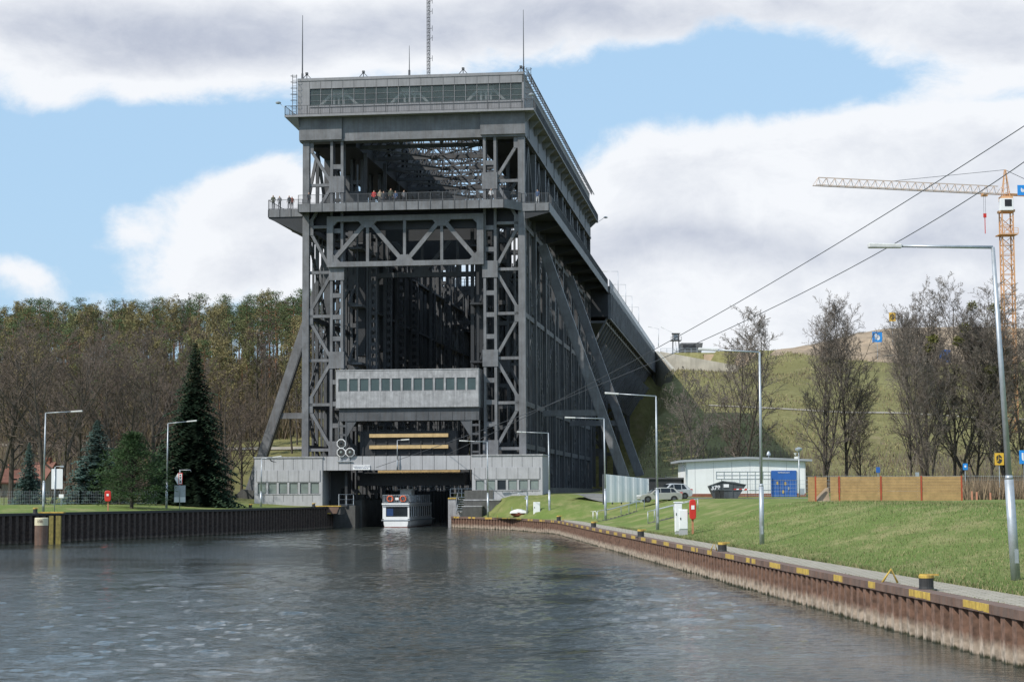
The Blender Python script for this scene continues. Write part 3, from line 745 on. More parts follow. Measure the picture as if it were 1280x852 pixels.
m.prism([(a0+1.2,12.55),(a0+2.4,12.55),(a0+1.2,10.6)], lambda u,v,d: (u,d,v), -.9, -.7); m.prism([(a1-.9,12.55),(a1-2.3,12.55),(a1-.9,10.4)], lambda u,v,d: (u,d,v), -.9, -.7)
for (p, q_) in ((a0+.15,a0+1.2),(a1-1.0,a1+.1)):
    for x in (p, q_-.15): m.box(x,x+.15,-.95,-.7,8.3,12.55)
    z = 8.7
    while z < 12.5: m.box(p+.15,q_-.15,-.9,-.8,z,z+.25); z += 1.05
m.build('gantry_frame', ST, K_)
gt = empty('lift_gate', loc(0,0), -TH, 'dark lifting gate with pale timber fender beams below the control room', 'gate')
m = MB(); m.box(7.0,18.8,.6,.9,8.5,11.4); m.box(6.0,19.6,3.2,3.6,8.6,10.2)
for k in range(9): a = 7.3+k*1.4; m.box(a,a+.15,.45,.6,8.5,11.4)
railing(m,(7.2,.5),(19,.5),11.4,1.1,1.3,0,.06); m.box(6.5,19.5,1.5,6,4.9,6.3); m.box(6.5,19.5,.9,6,6.3,6.5)
m.build('gate_leaf', SD, gt)
for (p, q_, zc, hh, b) in ((8.2,17.7,10.83,.42,.2),(8.2,17.7,9.48,.42,.2),(9.1,19.0,6.55,.34,1.0)):
    m = MB(); m.box(p,q_,b-.1,b+.25,zc-hh/2,zc+hh/2); m.build('fender_beam', M['wood_y'], gt)
m = MB()
for k in range(8):
    a = 8.5+k*1.3; m.beam((a,1.4,6.0),(a+.3,3.5,5.1),.12,.12)
m.build('gate_brackets', M['steel'], gt)
# lower concrete buildings and the beam joining them
BF = -3.5
def service_block(a0, a1, zb, zt, n, label, wz0, wz1, pad, dark=None, side_depth=7.5):
    r = empty('service_building', loc(0,0), -TH, label, 'building')
    m = MB(); zmid = wz1+1.45; ad = (a1-a0-pad*2)/n
    m.box(a0,a1,BF,BF+.25,zb-2.4,wz0); m.box(a0,a1,BF,BF+.25,wz1,zt-.12); m.box(a0,a0+pad+.12,BF,BF+.25,wz0,wz1); m.box(a1-pad-.12,a1,BF,BF+.25,wz0,wz1)
    for k in range(1, n): a = a0+pad+k*ad; m.box(a-.12,a+.12,BF,BF+.25,wz0,wz1)
    m.box(a0,a0+.25,BF+.25,BF+side_depth,zb-2.4,zt-.12); m.box(a1-.25,a1,BF+.25,BF+side_depth,zb-2.4,zt-.12); m.box(a0+.25,a1-.25,BF+side_depth-.25,BF+side_depth,zb-2.4,zt-.12)
    m.box(a0+pad,a1-pad,BF-.06,BF-.003,wz1+.12,zmid)      # raised panel field
    for k in range(0, n+1): a = a0+pad+k*ad; m.box(a-.018,a+.018,BF-.066,BF-.061,wz1+.12,zmid,1)
    for k in range(1, n+1): a = a0+k*(a1-a0)/(n+1); m.box(a-.02,a+.02,BF-.008,BF-.003,zmid+.05,zt-.2,1); m.box(a-.02,a+.02,BF-.008,BF-.003,zb,wz0-.12,1)
    m.build('wall', [M['conc'], M['joint']], r)
    m = MB(); m.box(a0-.08,a1+.08,BF-.1,BF+side_depth+.1,zt-.12,zt+.05); m.build('roof', M['conc_old'], r)
    m = MB(); m.box(a0+pad,a1-pad,BF-.05,BF-.003,wz0-.1,wz0); m.build('sill', M['conc_old'], r)
    for k in range(n):
        a = a0+pad+k*ad; f = MB(); f.box(a+.12,a+ad-.12,BF+.12,BF+.15,wz0,wz1)
        wo = f.build('window', M['glass_dark'] if k == dark else M['glass_pale'], r)
        fr = MB(); 
        for x in (a+.12,a+ad-.18): fr.box(x,x+.06,BF+.06,BF+.12,wz0,wz1)
        fr.box(a+.18,a+ad-.18,BF+.06,BF+.12,wz1-.06,wz1); fr.box(a+.18,a+ad-.18,BF+.06,BF+.12,wz0,wz0+.06); fr.build('frame', M['steel_light'], wo)
    return r
lA0, lA1 = tw(318,600,BF)[0], tw(403,600,BF)[0]; rA0, rA1 = tw(590,600,BF)[0], tw(678,600,BF)[0]
zl = lambda py, px: tw(px, py, BF)[1]
service_block(lA0, lA1, zl(627,360), zl(571,360), 6, 'low concrete building with six pale windows at the left foot of the lift', zl(617,360), zl(603,360), .28)
service_block(rA0, rA1, zl(614,640)-.1, zl(568,640), 6, 'low concrete building at the right foot of the lift, one window dark', zl(612.5,640)+.05, zl(599.5,640), .3, 2)
bb = empty('concrete_beam', loc(0,0), -TH, 'long concrete panel beam bridging the two low buildings above the boat passage', 'beam')
m = MB(); zt_, zb_ = zl(569.5,500), zl(587,500); m.box(lA1+.003,rA0-.003,BF+.1,BF+1.4,zb_,zt_)
for k in range(13): a = lA1+.5+k*1.42; m.box(a-.02,a+.02,BF+.09,BF+.097,zb_,zt_,1)
m.build('panels', [M['conc'], M['joint']], bb)
m = MB(); m.box(lA1+.1,rA0-.1,BF+1.4,BF+3,zt_-.25,zt_-.1); m.build('walkway', SD, bb)
m = MB(); railing(m,(lA1,BF+1.3),(7,BF+1.3),zt_,.0,2,0); 
for a in (8.3, 10.5, 14.8): m.beam((a,BF+1.5,zt_-1.6),(a,BF+1.5,zt_+1.8 if a>14 else zt_-.3),.06,.06)
m.build('standpipes', SD, bb)
# dark return under the left building: booth wall
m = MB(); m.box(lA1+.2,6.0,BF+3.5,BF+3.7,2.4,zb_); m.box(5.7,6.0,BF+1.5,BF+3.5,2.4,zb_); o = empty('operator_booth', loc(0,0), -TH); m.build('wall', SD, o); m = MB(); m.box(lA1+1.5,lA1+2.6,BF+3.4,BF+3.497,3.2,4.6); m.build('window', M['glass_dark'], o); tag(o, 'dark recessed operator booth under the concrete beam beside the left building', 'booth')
# signal lights
sg = empty('canal_signal', loc(0,0), -TH, 'three round signal lamps in white octagonal rims on the concrete beam', 'signal light')
for k, (px, py) in enumerate(((426,554),(426,565),(437,565))):
    a, z = tw(px, py, BF-.4)
    def octa(r): return [(a+r*math.cos(PI/8+PI/4*j), z+r*math.sin(PI/8+PI/4*j)) for j in range(8)]
    m = MB(); m.prism(octa(.56), lambda u,v,d: (u,d,v), BF-.2, BF); m.build('rim', M['white_clean'], sg)
    m = MB(); m.prism(octa(.47), lambda u,v,d: (u,d,v), BF-.24, BF-.203); sh = m.build('shade', M['black'], sg)
    m = MB(); m.lathe([(.16,0),(.13,.03),(.05,.06)],(0,0,0),16); l_ = m.build('lens', M['glass_pale'] if k else M['glass_dark'], sg); l_.location = (a,BF-.24,z); l_.rotation_euler = (PI/2,0,0)
a_, z_ = tw(430,572,BF); m = MB(); m.beam((a_-.4,BF-.05,zt_),(a_-.4,BF-.05,z_-.4),.08,.08); m.beam((a_+.6,BF-.05,zt_),(a_+.6,BF-.05,z_-.4),.08,.08); m.beam((a_-.8,BF-.05,z_-.4),(a_+1,BF-.05,z_-.4),.1,.1); m.build('bracket', M['galv'], sg)
# notice board
aL, zT = tw(441,581,BF); aR, zB = tw(462.5,586.8,BF)
sb = empty('notice_board', loc(0,0), -TH, 'small white board with two lines of lettering hung on the concrete beam', 'sign')
m = MB(); m.box(aL,aR,BF-.02,BF+.05,zB,zT); m.build('panel', M['white_clean'], sb)
M['inkblue'] = mat('ink', (.04,.07,.16), .6)
text('Schiffshebewerk UKW 22', .19, M['inkblue'], sb, ((aL+aR)/2,BF-.03,zT-.18)); text('Niederfinow Kanal 22', .19, M['inkblue'], sb, ((aL+aR)/2,BF-.03,zB+.2))

# ------------------------------------------------------------------ canal bridge behind the lift
B = empty('canal_bridge', loc(0,D), -TH, 'long dark steel canal bridge running from the lift back to the hilltop', 'bridge')
def bx(b): return b-D
LB = 245-D
m = MB(); m.box(-2.8,29.9,.2,LB,33.2,37.0)
m.box(-4.2,30.0,.2,LB,37.0,38.3)
m.build('bridge_deck', SD, B)
m = MB()
k = 0
while k*3.3 < LB-1: b = .6+k*3.3; m.box(29.9,30.5,b,b+.7,33.0,37.2); k += 1
m.box(29.9,30.3,.2,LB,32.8,33.2); m.box(29.98,30.3,.2,LB,37.2,38.35); m.build('side_ribs', M['steel_light'], B)  # paler steel paints the light on the ribs
m = MB(); railing(m,(30.2,0),(30.2,LB),38.35,1.1,2.2,.55,.05,.03); m.build('bridge_railing', M['galv'], B)
for pb in (4, 9, 14, 19, 27, 46, 54, 84, 92, 126):
    m = MB()
    for a in (1, 9, 17, 25):
        m.beam((a,pb,5),(a,pb,33),.9,.9)
        m.beam((a,pb,12),(a,pb+16,32.8),.4,.5); m.beam((a,pb,12),(a,pb-14,32.8),.4,.5)
        m.beam((a,pb,22),(a,pb+9,32.8),.3,.4); m.beam((a,pb,22),(a,pb-9,32.8),.3,.4)
    for z in (12,22,32): m.beam((1,pb,z),(25,pb,z),.5,.6)
    for k in range(3):
        a = 1+k*8.; m.beam((a,pb,12.3),(a+8,pb,21.7),.3,.35,up=(0,1,0)); m.beam((a+8,pb,12.3),(a,pb,21.7),.3,.35,up=(0,1,0)); m.beam((a,pb,22.3),(a+8,pb,31.7),.3,.35,up=(0,1,0)); m.beam((a+8,pb,22.3),(a,pb,31.7),.3,.35,up=(0,1,0))
    m.build('trestle', ST, B)
m = MB()                                                      # bottom truss of the bridge, laced
k = 0
while k*5.1 < LB-8:
    b = 1+k*5.1; m.beam((25.2,b,24.6),(29.7,b,33.0),.35,.6,up=(0,1,0)); m.beam((25.2,b,21.6),(29.5,b,28.5),.3,.5,up=(0,1,0)); m.beam((25.2,b,24.6),(25.2,b,33.2),.3,.4); k += 1
m.box(-2,29.5,.5,LB-1,32.2,32.6)
for a in (25.2,):
    m.beam((a,1,27.5),(a,LB-20,27.5),.3,.4); m.beam((a,1,24.6),(a,LB-40,24.6),.3,.4)
    k = 0
    while k*3.4 < LB-24: b = 1+k*3.4; m.beam((a,b,24.6),(a,b+3.4,27.5),.15,.2,up=(1,0,0)); m.beam((a,b,27.5),(a,b+3.4,33.0),.2,.25,up=(1,0,0)); m.beam((a,b+3.4,27.5),(a,b+3.4,33),.15,.2,up=(1,0,0)); k += 1
m.build('lower_truss', M['steel_light'], B)  # lit edges of the braces painted in with the paler steel
# abutment and wing walls
ab = empty('bridge_abutment', loc(0,245), -TH, 'shaded concrete abutment under the far end of the canal bridge', 'abutment')
m = MB(); m.box(-5,30.3,0,6,10,38.2); m.build('abutment_wall', M['conc_dark'], ab)  # shade below the bridge end painted in with dark concrete
def wallpoly(p, q_, zt0, zt1, zb0, zb1, th, mt, nm, par=None):
    m = MB(); p = Vector(p+(0,)); q_ = Vector(q_+(0,)); d = (q_-p).normalized(); n = Vector((-d.y,d.x,0))*th
    m.hexa([(p.x,p.y,zb0),(q_.x,q_.y,zb1),(q_.x+n.x,q_.y+n.y,zb1),(p.x+n.x,p.y+n.y,zb0),(p.x,p.y,zt0),(q_.x,q_.y,zt1),(q_.x+n.x,q_.y+n.y,zt1),(p.x+n.x,p.y+n.y,zt0)])
    return m.build(nm, mt, par)
A0 = loc(30.3,244)
o = wallpoly((A0[0],A0[1]), (39.8,438), 38.3, 28.2, 14, 20, .9, M['conc_wall'], 'wing_wall'); tag(o, 'wing wall with sloping top descending from the bridge end towards the canal', 'wall')
o = wallpoly((A0[0]+1.3,A0[1]+1.0), (54.5,462), 38.3, 34.2, 24, 27, 1.0, M['conc_wall'], 'retaining_wall'); tag(o, 'sunlit pale retaining wall on the hill beside the bridge end', 'wall')

# ------------------------------------------------------------------ world, sun, camera
sun_dir = Vector((-.62, -.50, .76)).normalized()      # towards the sun
elev = math.asin(sun_dir.z); az = math.atan2(sun_dir.x, sun_dir.y)
W_ = bpy.data.worlds.new('World'); bpy.context.scene.world = W_; W_.use_nodes = True
nt = W_.node_tree; N = nt.nodes; K = nt.links
for n in list(N): N.remove(n)
out = N.new('ShaderNodeOutputWorld'); tc = N.new('ShaderNodeTexCoord')
sky = N.new('ShaderNodeTexSky'); sky.sky_type = 'NISHITA'; sky.sun_disc = False; sky.sun_elevation = elev; sky.sun_rotation = az; sky.air_density = 1.1; sky.dust_density = 1.0; sky.ozone_density = 1.5
bg1 = N.new('ShaderNodeBackground'); bg1.inputs['Strength'].default_value = .12
veil = N.new('ShaderNodeMix'); veil.data_type = 'RGBA'; veil.inputs['Factor'].default_value = .75; K.new(sky.outputs['Color'], veil.inputs['A']); veil.inputs['B'].default_value = (3.7,5.6,7.7,1)   # thin high haze
K.new(veil.outputs['Result'], bg1.inputs['Color'])
def ma(op, a, c=None, d=None, clamp=False):
    x = N.new('ShaderNodeMath'); x.operation = op; x.use_clamp = clamp
    for i, v in enumerate((a, c, d)):
        if v is None: continue
        if isinstance(v, (int, float)): x.inputs[i].default_value = v
        else: K.new(v, x.inputs[i])
    return x.outputs[0]
nrm = N.new('ShaderNodeVectorMath'); nrm.operation = 'NORMALIZE'; K.new(tc.outputs['Generated'], nrm.inputs[0])
def noise_t(sc, det, ro, strz=1.6, off=0, dist=0.0, src=None):
    mp = N.new('ShaderNodeMapping'); mp.inputs['Scale'].default_value = (1,1,strz); mp.inputs['Location'].default_value = (off,off*.7,off*.3); K.new(src or nrm.outputs['Vector'], mp.inputs['Vector'])
    n = N.new('ShaderNodeTexNoise'); n.inputs['Scale'].default_value = sc; n.inputs['Detail'].default_value = det; n.inputs['Roughness'].default_value = ro; n.inputs['Distortion'].default_value = dist
    K.new(mp.outputs['Vector'], n.inputs['Vector']); return n
wn = noise_t(7, 3, .5, 1.4, 3.1)
wv = N.new('ShaderNodeVectorMath'); wv.operation = 'SUBTRACT'; K.new(wn.outputs['Color'], wv.inputs[0]); wv.inputs[1].default_value = (.5,.5,.5)
ws = N.new('ShaderNodeVectorMath'); ws.operation = 'SCALE'; K.new(wv.outputs['Vector'], ws.inputs[0]); ws.inputs['Scale'].default_value = .05
wa = N.new('ShaderNodeVectorMath'); wa.operation = 'ADD'; K.new(nrm.outputs['Vector'], wa.inputs[0]); K.new(ws.outputs['Vector'], wa.inputs[1])
sx = N.new('ShaderNodeSeparateXYZ'); K.new(wa.outputs['Vector'], sx.inputs[0])
def blob(px, py, rx, ry, wgt):
    r = Vector(ray(px, py)).normalized()
    u = ma('MULTIPLY', ma('SUBTRACT', sx.outputs['X'], r.x), 2400/rx); v = ma('MULTIPLY', ma('SUBTRACT', sx.outputs['Z'], r.z), 2400/ry)
    d2 = ma('ADD', ma('MULTIPLY', u, u), ma('MULTIPLY', v, v))
    return ma('MULTIPLY', ma('EXPONENT', ma('MULTIPLY', d2, -1)), wgt)
def total(lst):
    t = None
    for b in lst: s = blob(*b); t = s if t is None else ma('ADD', t, s)
    return t
cov = total([(60,30,260,75,1.1),(300,50,160,60,.9),(52,128,38,42,.7),(500,40,240,85,1.1),(740,10,160,48,1.0),(1010,0,200,34,.9),(1230,50,150,78,1.1),
             (290,285,95,62,1.2),(350,270,60,60,.8),(240,345,70,40,.9),(360,330,60,60,.9),(160,285,38,28,.55),(5,348,34,22,.9),
             (960,208,150,52,1.1),(800,240,110,52,1.1),(1130,200,130,58,1.15),(1260,260,110,110,1.1),(960,320,300,75,1.3),(760,360,120,100,1.1),(1150,400,260,60,1.0),
             (900,108,220,46,-1.1),(170,190,200,50,-.8),(1230,139,90,12,-.55),(1000,436,70,9,-.3),(60,240,130,80,-.5)])
d1 = noise_t(17, 12, .62, 1.5, 0, .25, wa.outputs['Vector']); d2 = noise_t(60, 8, .62, 1.3, 5)
genn = noise_t(2.6, 6, .6, 2.0, 9)
# general cloudiness away from the framed part of the sky
zz_ = N.new('ShaderNodeSeparateXYZ'); K.new(nrm.outputs['Vector'], zz_.inputs[0])
away = ma('MULTIPLY', ma('SUBTRACT', genn.outputs['Fac'], .42), ma('MULTIPLY', ma('ADD', ma('ABSOLUTE', zz_.outputs['X']), ma('ABSOLUTE', zz_.outputs['Z']), None), 2.2))
den = ma('ADD', ma('ADD', cov, away), ma('ADD', ma('MULTIPLY', ma('SUBTRACT', d1.outputs['Fac'], .5), 2.1), ma('MULTIPLY', ma('SUBTRACT', d2.outputs['Fac'], .5), .45)))
mr = N.new('ShaderNodeMapRange'); mr.interpolation_type = 'SMOOTHSTEP'; mr.inputs['From Min'].default_value = .14; mr.inputs['From Max'].default_value = .86; K.new(den, mr.inputs['Value'])
# grey undersides
shade = total([(80,36,150,42,.75),(180,80,120,28,.3),(330,50,220,42,.5),(560,34,300,46,.55),(1240,50,150,45,.55),(800,20,200,40,.45),(1230,250,100,60,.25),(330,300,60,40,.15),(930,305,260,24,.8),(700,300,80,60,.4),(1180,300,140,40,.4),(300,345,120,26,.4),(1000,30,150,40,.3),(1150,380,200,40,.25)])
s1 = noise_t(9, 8, .6, 2.2, 12)
sh = ma('ADD', shade, ma('MULTIPLY', ma('SUBTRACT', s1.outputs['Fac'], .52), 1.5), clamp=True)
bil = noise_t(26, 9, .68, 1.7, 21, .3, wa.outputs['Vector'])
sh = ma('ADD', sh, ma('MULTIPLY', ma('SUBTRACT', bil.outputs['Fac'], .5), .75))
core = N.new('ShaderNodeMapRange'); core.inputs['From Min'].default_value = .5; core.inputs['From Max'].default_value = 1.9; core.inputs['To Min'].default_value = -.35; core.inputs['To Max'].default_value = .16; K.new(den, core.inputs['Value'])
sh = ma('ADD', sh, core.outputs['Result'], clamp=True)
cc = N.new('ShaderNodeMix'); cc.data_type = 'RGBA'; K.new(sh, cc.inputs['Factor'])
cc.inputs['A'].default_value = (8.7,8.95,9.35,1); cc.inputs['B'].default_value = (4.9,5.35,6.4,1)
bg2 = N.new('ShaderNodeBackground'); bg2.inputs['Strength'].default_value = .1; K.new(cc.outputs['Result'], bg2.inputs['Color'])
mxs = N.new('ShaderNodeMixShader'); K.new(mr.outputs['Result'], mxs.inputs[0]); K.new(bg1.outputs[0], mxs.inputs[1]); K.new(bg2.outputs[0], mxs.inputs[2]); K.new(mxs.outputs[0], out.inputs['Surface'])
sl = bpy.data.lights.new('sun', 'SUN'); sl.energy = 4.0; sl.angle = math.radians(.6); sl.color = (1,.95,.87)
so = bpy.data.objects.new('sun', sl); C.objects.link(so); so.rotation_euler = sun_dir.to_track_quat('Z', 'Y').to_euler(); so.location = (-60,-40,80)
cam = bpy.data.cameras.new('camera'); co = bpy.data.objects.new('camera', cam); C.objects.link(co); bpy.context.scene.camera = co
cam.sensor_width = 36; cam.lens = 36*F/1280; cam.clip_end = 6000; cam.clip_start = .1
fw = Vector((0, math.cos(PITCH), math.sin(PITCH))); up = Vector((0,-math.sin(PITCH), math.cos(PITCH))); rt = Vector((1,0,0))
r_, u_ = rt*math.cos(ROLL)-up*math.sin(ROLL), up*math.cos(ROLL)+rt*math.sin(ROLL)
mw = Matrix((r_, u_, -fw)).transposed().to_4x4(); mw.translation = Vector((0,0,HC)); co.matrix_world = mw
sc_ = bpy.context.scene; sc_.render.resolution_x = 1024; sc_.render.resolution_y = 681
sc_.view_settings.view_transform = 'Standard'; sc_.view_settings.look = 'None'; sc_.view_settings.exposure = .08; sc_.view_settings.gamma = 1
# ================================================================== PART 2: everything that stands around the lift
def hit(px, py, y0=35, y1=330):
    y = y0
    while y < y1:
        p = atY(px, py, y)
        if p[2] <= gz(p[0], p[1]): return p[0], p[1], gz(p[0], p[1])
        y += .25
    return p[0], p[1], gz(p[0], p[1])
def base(px, Y): x = atY(px, 600, Y)[0]; return x, Y, gz(x, Y)
# ------------------------------------------------------------------ street lamps
def lamp(b, top, tip, label, group='street lamps along the quays', r=.085, nm='street_lamp'):
    P = Vector(b); Tq = Vector(top)-P; A = Vector(tip)-P
    e = empty(nm, b, 0, label, 'street lamp', group); j = Tq*.30
    m = MB(); m.tube([(0,0,-.1), tuple(j)], [r*1.45, r*1.35], 12); m.tube([tuple(j), tuple(j+Vector((0,0,.12)))], [r*1.35, r], 12); m.tube([tuple(j+Vector((0,0,.1))), tuple(Tq)], [r*.95, r*.6], 12)
    m.build('mast', M['galv'], e, smooth=True)
    m = MB(); m.box(-.055,.055,-r*1.45-.006,-r*1.2,.5,.9); m.build('access_door', M['galv'], e)
    d = (A-Tq); L = d.length; d.normalize()
    m = MB(); m.tube([tuple(Tq), tuple(Tq+d*(L-.95))], [r*.5, r*.42], 10); m.build('arm', M['galv'], e, smooth=True)
    m = MB(); s = Tq+d*(L-1.0); t = Tq+d*L
    sd = Vector((0,1,0)); uz = Vector((0,0,1))
    c = []
    for q, w_, h in ((s,.09,.06),(t,.13,.07)):
        c.append([q-sd*w_-uz*h, q+sd*w_-uz*h, q+sd*w_+uz*h, q-sd*w_+uz*h])
    m.hexa([c[0][0],c[0][1],c[1][1],c[1][0],c[0][3],c[0][2],c[1][2],c[1][3]]); m.build('lamp_head', M['canvas'], e, bevel=.03)
    return e
LS = [((1270,725),(1241,309),(1085,307),'tallest nearest street lamp, mast leaning slightly, at the right edge'),
      ((952.5,680),(949.5,440),(873,436),'street lamp on the bank in front of the white building'),
      ((822,662),(820,495),(756,491),'street lamp on the bank in front of the parked silver car'),
      ((757,650.5),(755,523),(706,521.5),'street lamp before the left end of the corrugated wall'),
      ((687,645),(685.5,541),(646,539.5),'street lamp in front of the right corner of the right concrete building'),
      ((610,645),(609,552),(574,550.5),'slim street lamp beside the stairs, crossing the right concrete building')]
for b, t, a, lab in LS:
    B_ = hit(*b); k = B_[1]; lamp(B_, atY(t[0],t[1],k), atY(a[0],a[1],k), lab, r=.085 if k > 60 else .1)
for (b, t, a, lab) in (((54,639.5),(57,516),(103,513.5),'street lamp on the left bank beside the mooring pile'),
                       ((208,635),(210,529),(246,525.5),'street lamp on the left bank in front of the tall dark spruce'),
                       ((326,633),(327,573),(352,570),'short street lamp on the left bank before the left concrete building')):
    B_ = hit(*b, y0=140); k = B_[1]; lamp(B_, atY(t[0],t[1],k), atY(a[0],a[1],k), lab)
x_, z_ = tw(497,586,BF); x2_, z2_ = tw(512,550,BF)
e = lamp(loc(x_,BF-.2,z_), loc(x_,BF-.2,z2_), loc(x2_,BF-.2,z2_+.1), 'small lamp fixed to the concrete beam in front of the timber fenders', r=.06)
# lamps along the canal bridge
for k, (b_, ht, ar, lab) in enumerate(((130,6.6,3.0,'nearest'),(152,6.5,3,'second'),(172,6.2,3,'third'),(196,6.2,3,'fourth'))):
    p = loc(29.2,b_,38.3); q_ = loc(29.2,b_,38.3+ht); r2 = loc(29.2-ar,b_,38.3+ht+.1)
    lamp(p, q_, r2, lab+' lamp from the lift on the canal bridge, arm pointing left', 'lamps on the canal bridge', .06)
for p_, tp, tip, lab in (((823,432,470),(823.5,411),(810,408),'fine curved lamp at the far end of the canal bridge'),((846,440,482),(843,417),(826,408.5),'lamp at the far bridge end beside the lookout tower')):
    k = p_[2]; lamp(atY(p_[0],p_[1],k), atY(tp[0],tp[1],k), atY(tip[0],tip[1],k), lab, 'lamps on the canal bridge', .06)
# ------------------------------------------------------------------ quay furniture
def bollard(px, py, h, label, side='r', r=.2):
    z = 1.27 if side == 'r' else 2.53
    x, y = atz(px, py, z); e = empty('bollard', (x,y,z), 0, label, 'bollard', 'mooring bollards')
    m = MB(); m.lathe([(r*1.5,-.02),(r*1.5,.03),(r*1.05,.04),(r,.1),(r,h-.06),(r*.98,h-.05)],n=18); m.build('post', M['black'], e)
    m = MB(); m.lathe([(r*1.01,h-.09),(r*1.03,h-.07),(r*1.03,h-.01),(r*.95,h)],n=18); m.beam((-r*.9,0,h),(r*1.7,-.05,h),.1,.05); m.build('cap', M['yellow'], e)
    return e
bollard(1158,737,.42,'black bollard with yellow cap nearest the camera beside the yellow ladder handle')
bollard(903,689.5,.42,'second nearest yellow capped bollard, standing beside the yellow strut')
bollard(801,671,.45,'third yellow capped bollard along the right quay')
bollard(742,659,.45,'fourth yellow capped bollard along the right quay, before the white bench rail')
bollard(698.5,650.8,.5,'farthest yellow capped bollard on the right quay, by the bend')
bollard(44,641.5,.45,'yellow capped bollard on the left bank beside the leftmost lamp','l',.17)
bollard(313,634.5,.4,'small yellow capped bollard on the left bank below the left concrete building','l',.17)
bollard(392,633,.4,'small yellow capped bollard at the tower end of the left bank','l',.17)
def handle(px, py, w, h, label):
    x, y = atz(px, py, 1.3); e = empty('ladder_handle', (x,y,1.3), 0, label, 'ladder handle', 'yellow ladder handles on the quay')
    m = MB(); m.tube([(-w/2,0,-.02),(0,0,h),(w*.35,0,-.02)], .035, 8); m.build('strut', M['yellow'], e, smooth=True)
handle(1114,727,.55,.38,'yellow inverted V ladder handle on the nearest part of the right quay')
handle(893,688,.35,.42,'yellow ladder handle beside the second bollard')
handle(704,651,.2,.4,'small yellow ladder handle at the bend of the right quay')
handle(622,648,.15,.45,'small yellow ladder handle in front of the red covered boat')
# lifebuoys in red cases
def lifebuoy(pos, H, hh, label, w=.38):
    e = empty('lifebuoy_post', pos, 0, label, 'lifebuoy post', 'red lifebuoy cases on posts')
    m = MB(); m.box(-.06,.06,-.06,.06,-.1,H-hh*.4); m.build('post', M['postwood'], e)
    m = MB(); pr = []
    for k in range(16): t = 2*PI*k/16; pr.append((w/2*math.copysign(abs(math.cos(t))**.6,math.cos(t)), hh/2*math.copysign(abs(math.sin(t))**.35,math.sin(t))))
    m.prism(pr, lambda u,v,d: (u,d,v+H-hh/2), -.24, -.06); c = m.build('case', M['red'], e, bevel=.04)
    m = MB(); m.box(-.1,.1,-.26,-.243,H-hh*.5,H-hh*.3); m.build('placard', M['white_clean'], c)
B_ = hit(866,667); s_ = (B_[1]/2400); lifebuoy(B_, 43*s_, 25*s_, 'red lifebuoy case on a wooden post beside the white cabinets', 8.5*s_)
B_ = hit(135,638,140); s_ = B_[1]/2400; lifebuoy(B_, 25*s_, 13.5*s_, 'red lifebuoy case on a post left of the round dark pine', 8*s_)
B_ = hit(379.5,631,180); s_ = B_[1]/2400; lifebuoy(B_, 30*s_, 12*s_, 'red lifebuoy case on a post in front of the left concrete building', 5*s_)
B_ = hit(597,640); s_ = B_[1]/2400; lifebuoy(B_, 18*s_, 12*s_, 'red lifebuoy case on a post beside the quay stairs', 5*s_)
# white cabinets
def cabinet(px, py, w, h, label, foot=.25, dp=.35, cap=0, zoff=0):
    x, y, z = hit(px, py); s = y/2400; e = empty('service_cabinet', (x,y,z), 0, label, 'cabinet', 'white service cabinets on the bank')
    w *= s; h *= s
    m = MB(); m.box(-w/2*.92,w/2*.92,0,dp,-.15,foot*h); m.build('plinth', M['conc'], e)
    m = MB(); m.box(-w/2,w/2,-.02,dp+.02,foot*h,h); m.build('body', M['white'], e, bevel=.02)
    m = MB(); m.box(-w/2*.9,w/2*.9,-.045,-.022,foot*h+.05,h-.06); d_ = m.build('door', M['white'], e)
    m = MB(); m.box(-w/2*.75,-w/2*.55,-.07,-.046,h*.6,h*.68); m.build('handle', M['black'], d_)
    if cap: m = MB(); m.box(-w/2-.06,w/2+.06,-.08,dp+.06,h,h+.07); m.build('lid', M['white_clean'], e, bevel=.02)
cabinet(848.5,667.5,9,39,'taller capped white cabinet beside the red lifebuoy',.08,.4,1)
cabinet(854.5,668.5,11,32,'shorter white cabinet standing in front of the taller one',.22,.35)
cabinet(671,646.5,8.5,19,'white service cabinet on the bank right of the covered red boat',.2,.35)
# covered dinghy with davit
x, y, z = hit(648.5,646.5); bt = empty('covered_dinghy', (x,y,z), 0, 'small red dinghy under a white tarpaulin lying on the bank', 'boat')
def hullsec(L, Wd, H, n=14, keel=0):
    m = MB(); rows = []
    for i in range(n+1):
        t = i/n; k = math.sin(PI*(.08+.84*t))**.6; row = []
        for j in range(9):
            a = PI*j/8; row.append((Wd/2*k*-math.cos(a), (t-.5)*L, H*(1-math.sin(a)**.6*k)))
        rows.append(row)
    for r0, r1 in zip(rows, rows[1:]):
        for j in range(8): m.face([r0[j], r0[j+1], r1[j+1], r1[j]])
    m.face([p for p in rows[0]]); m.face([p for p in reversed(rows[-1])])
    return m
hm = hullsec(1.75, 1.7, .55); hm.v = [(yy_, xx_, zz2) for xx_, yy_, zz2 in hm.v]; hm.build('hull', M['redhull'], bt, smooth=True)
m = MB(); pr = [(-.98,.48),(-.92,.64),(-.55,.82),(-.1,.9),(.3,.88),(.75,.74),(.98,.6),(.98,.46)]
rows = []
for d_, k in ((-.92,.15),(-.75,.7),(-.3,1),(.3,1),(.75,.7),(.92,.15)): rows.append([(u, d_*.9, .46+(v-.46)*k+random.uniform(-.02,.02)) for u, v in pr])
for r0, r1 in zip(rows, rows[1:]):
    for j in range(7): m.face([r0[j], r0[j+1], r1[j+1], r1[j]])
m.face(rows[0]); m.face(list(reversed(rows[-1]))); m.build('tarpaulin', M['canvas'], bt)
x, y, z = hit(659,646); dv = empty('davit', (x,y,z), 0, 'grey steel davit post with a folded arm beside the covered dinghy', 'davit')
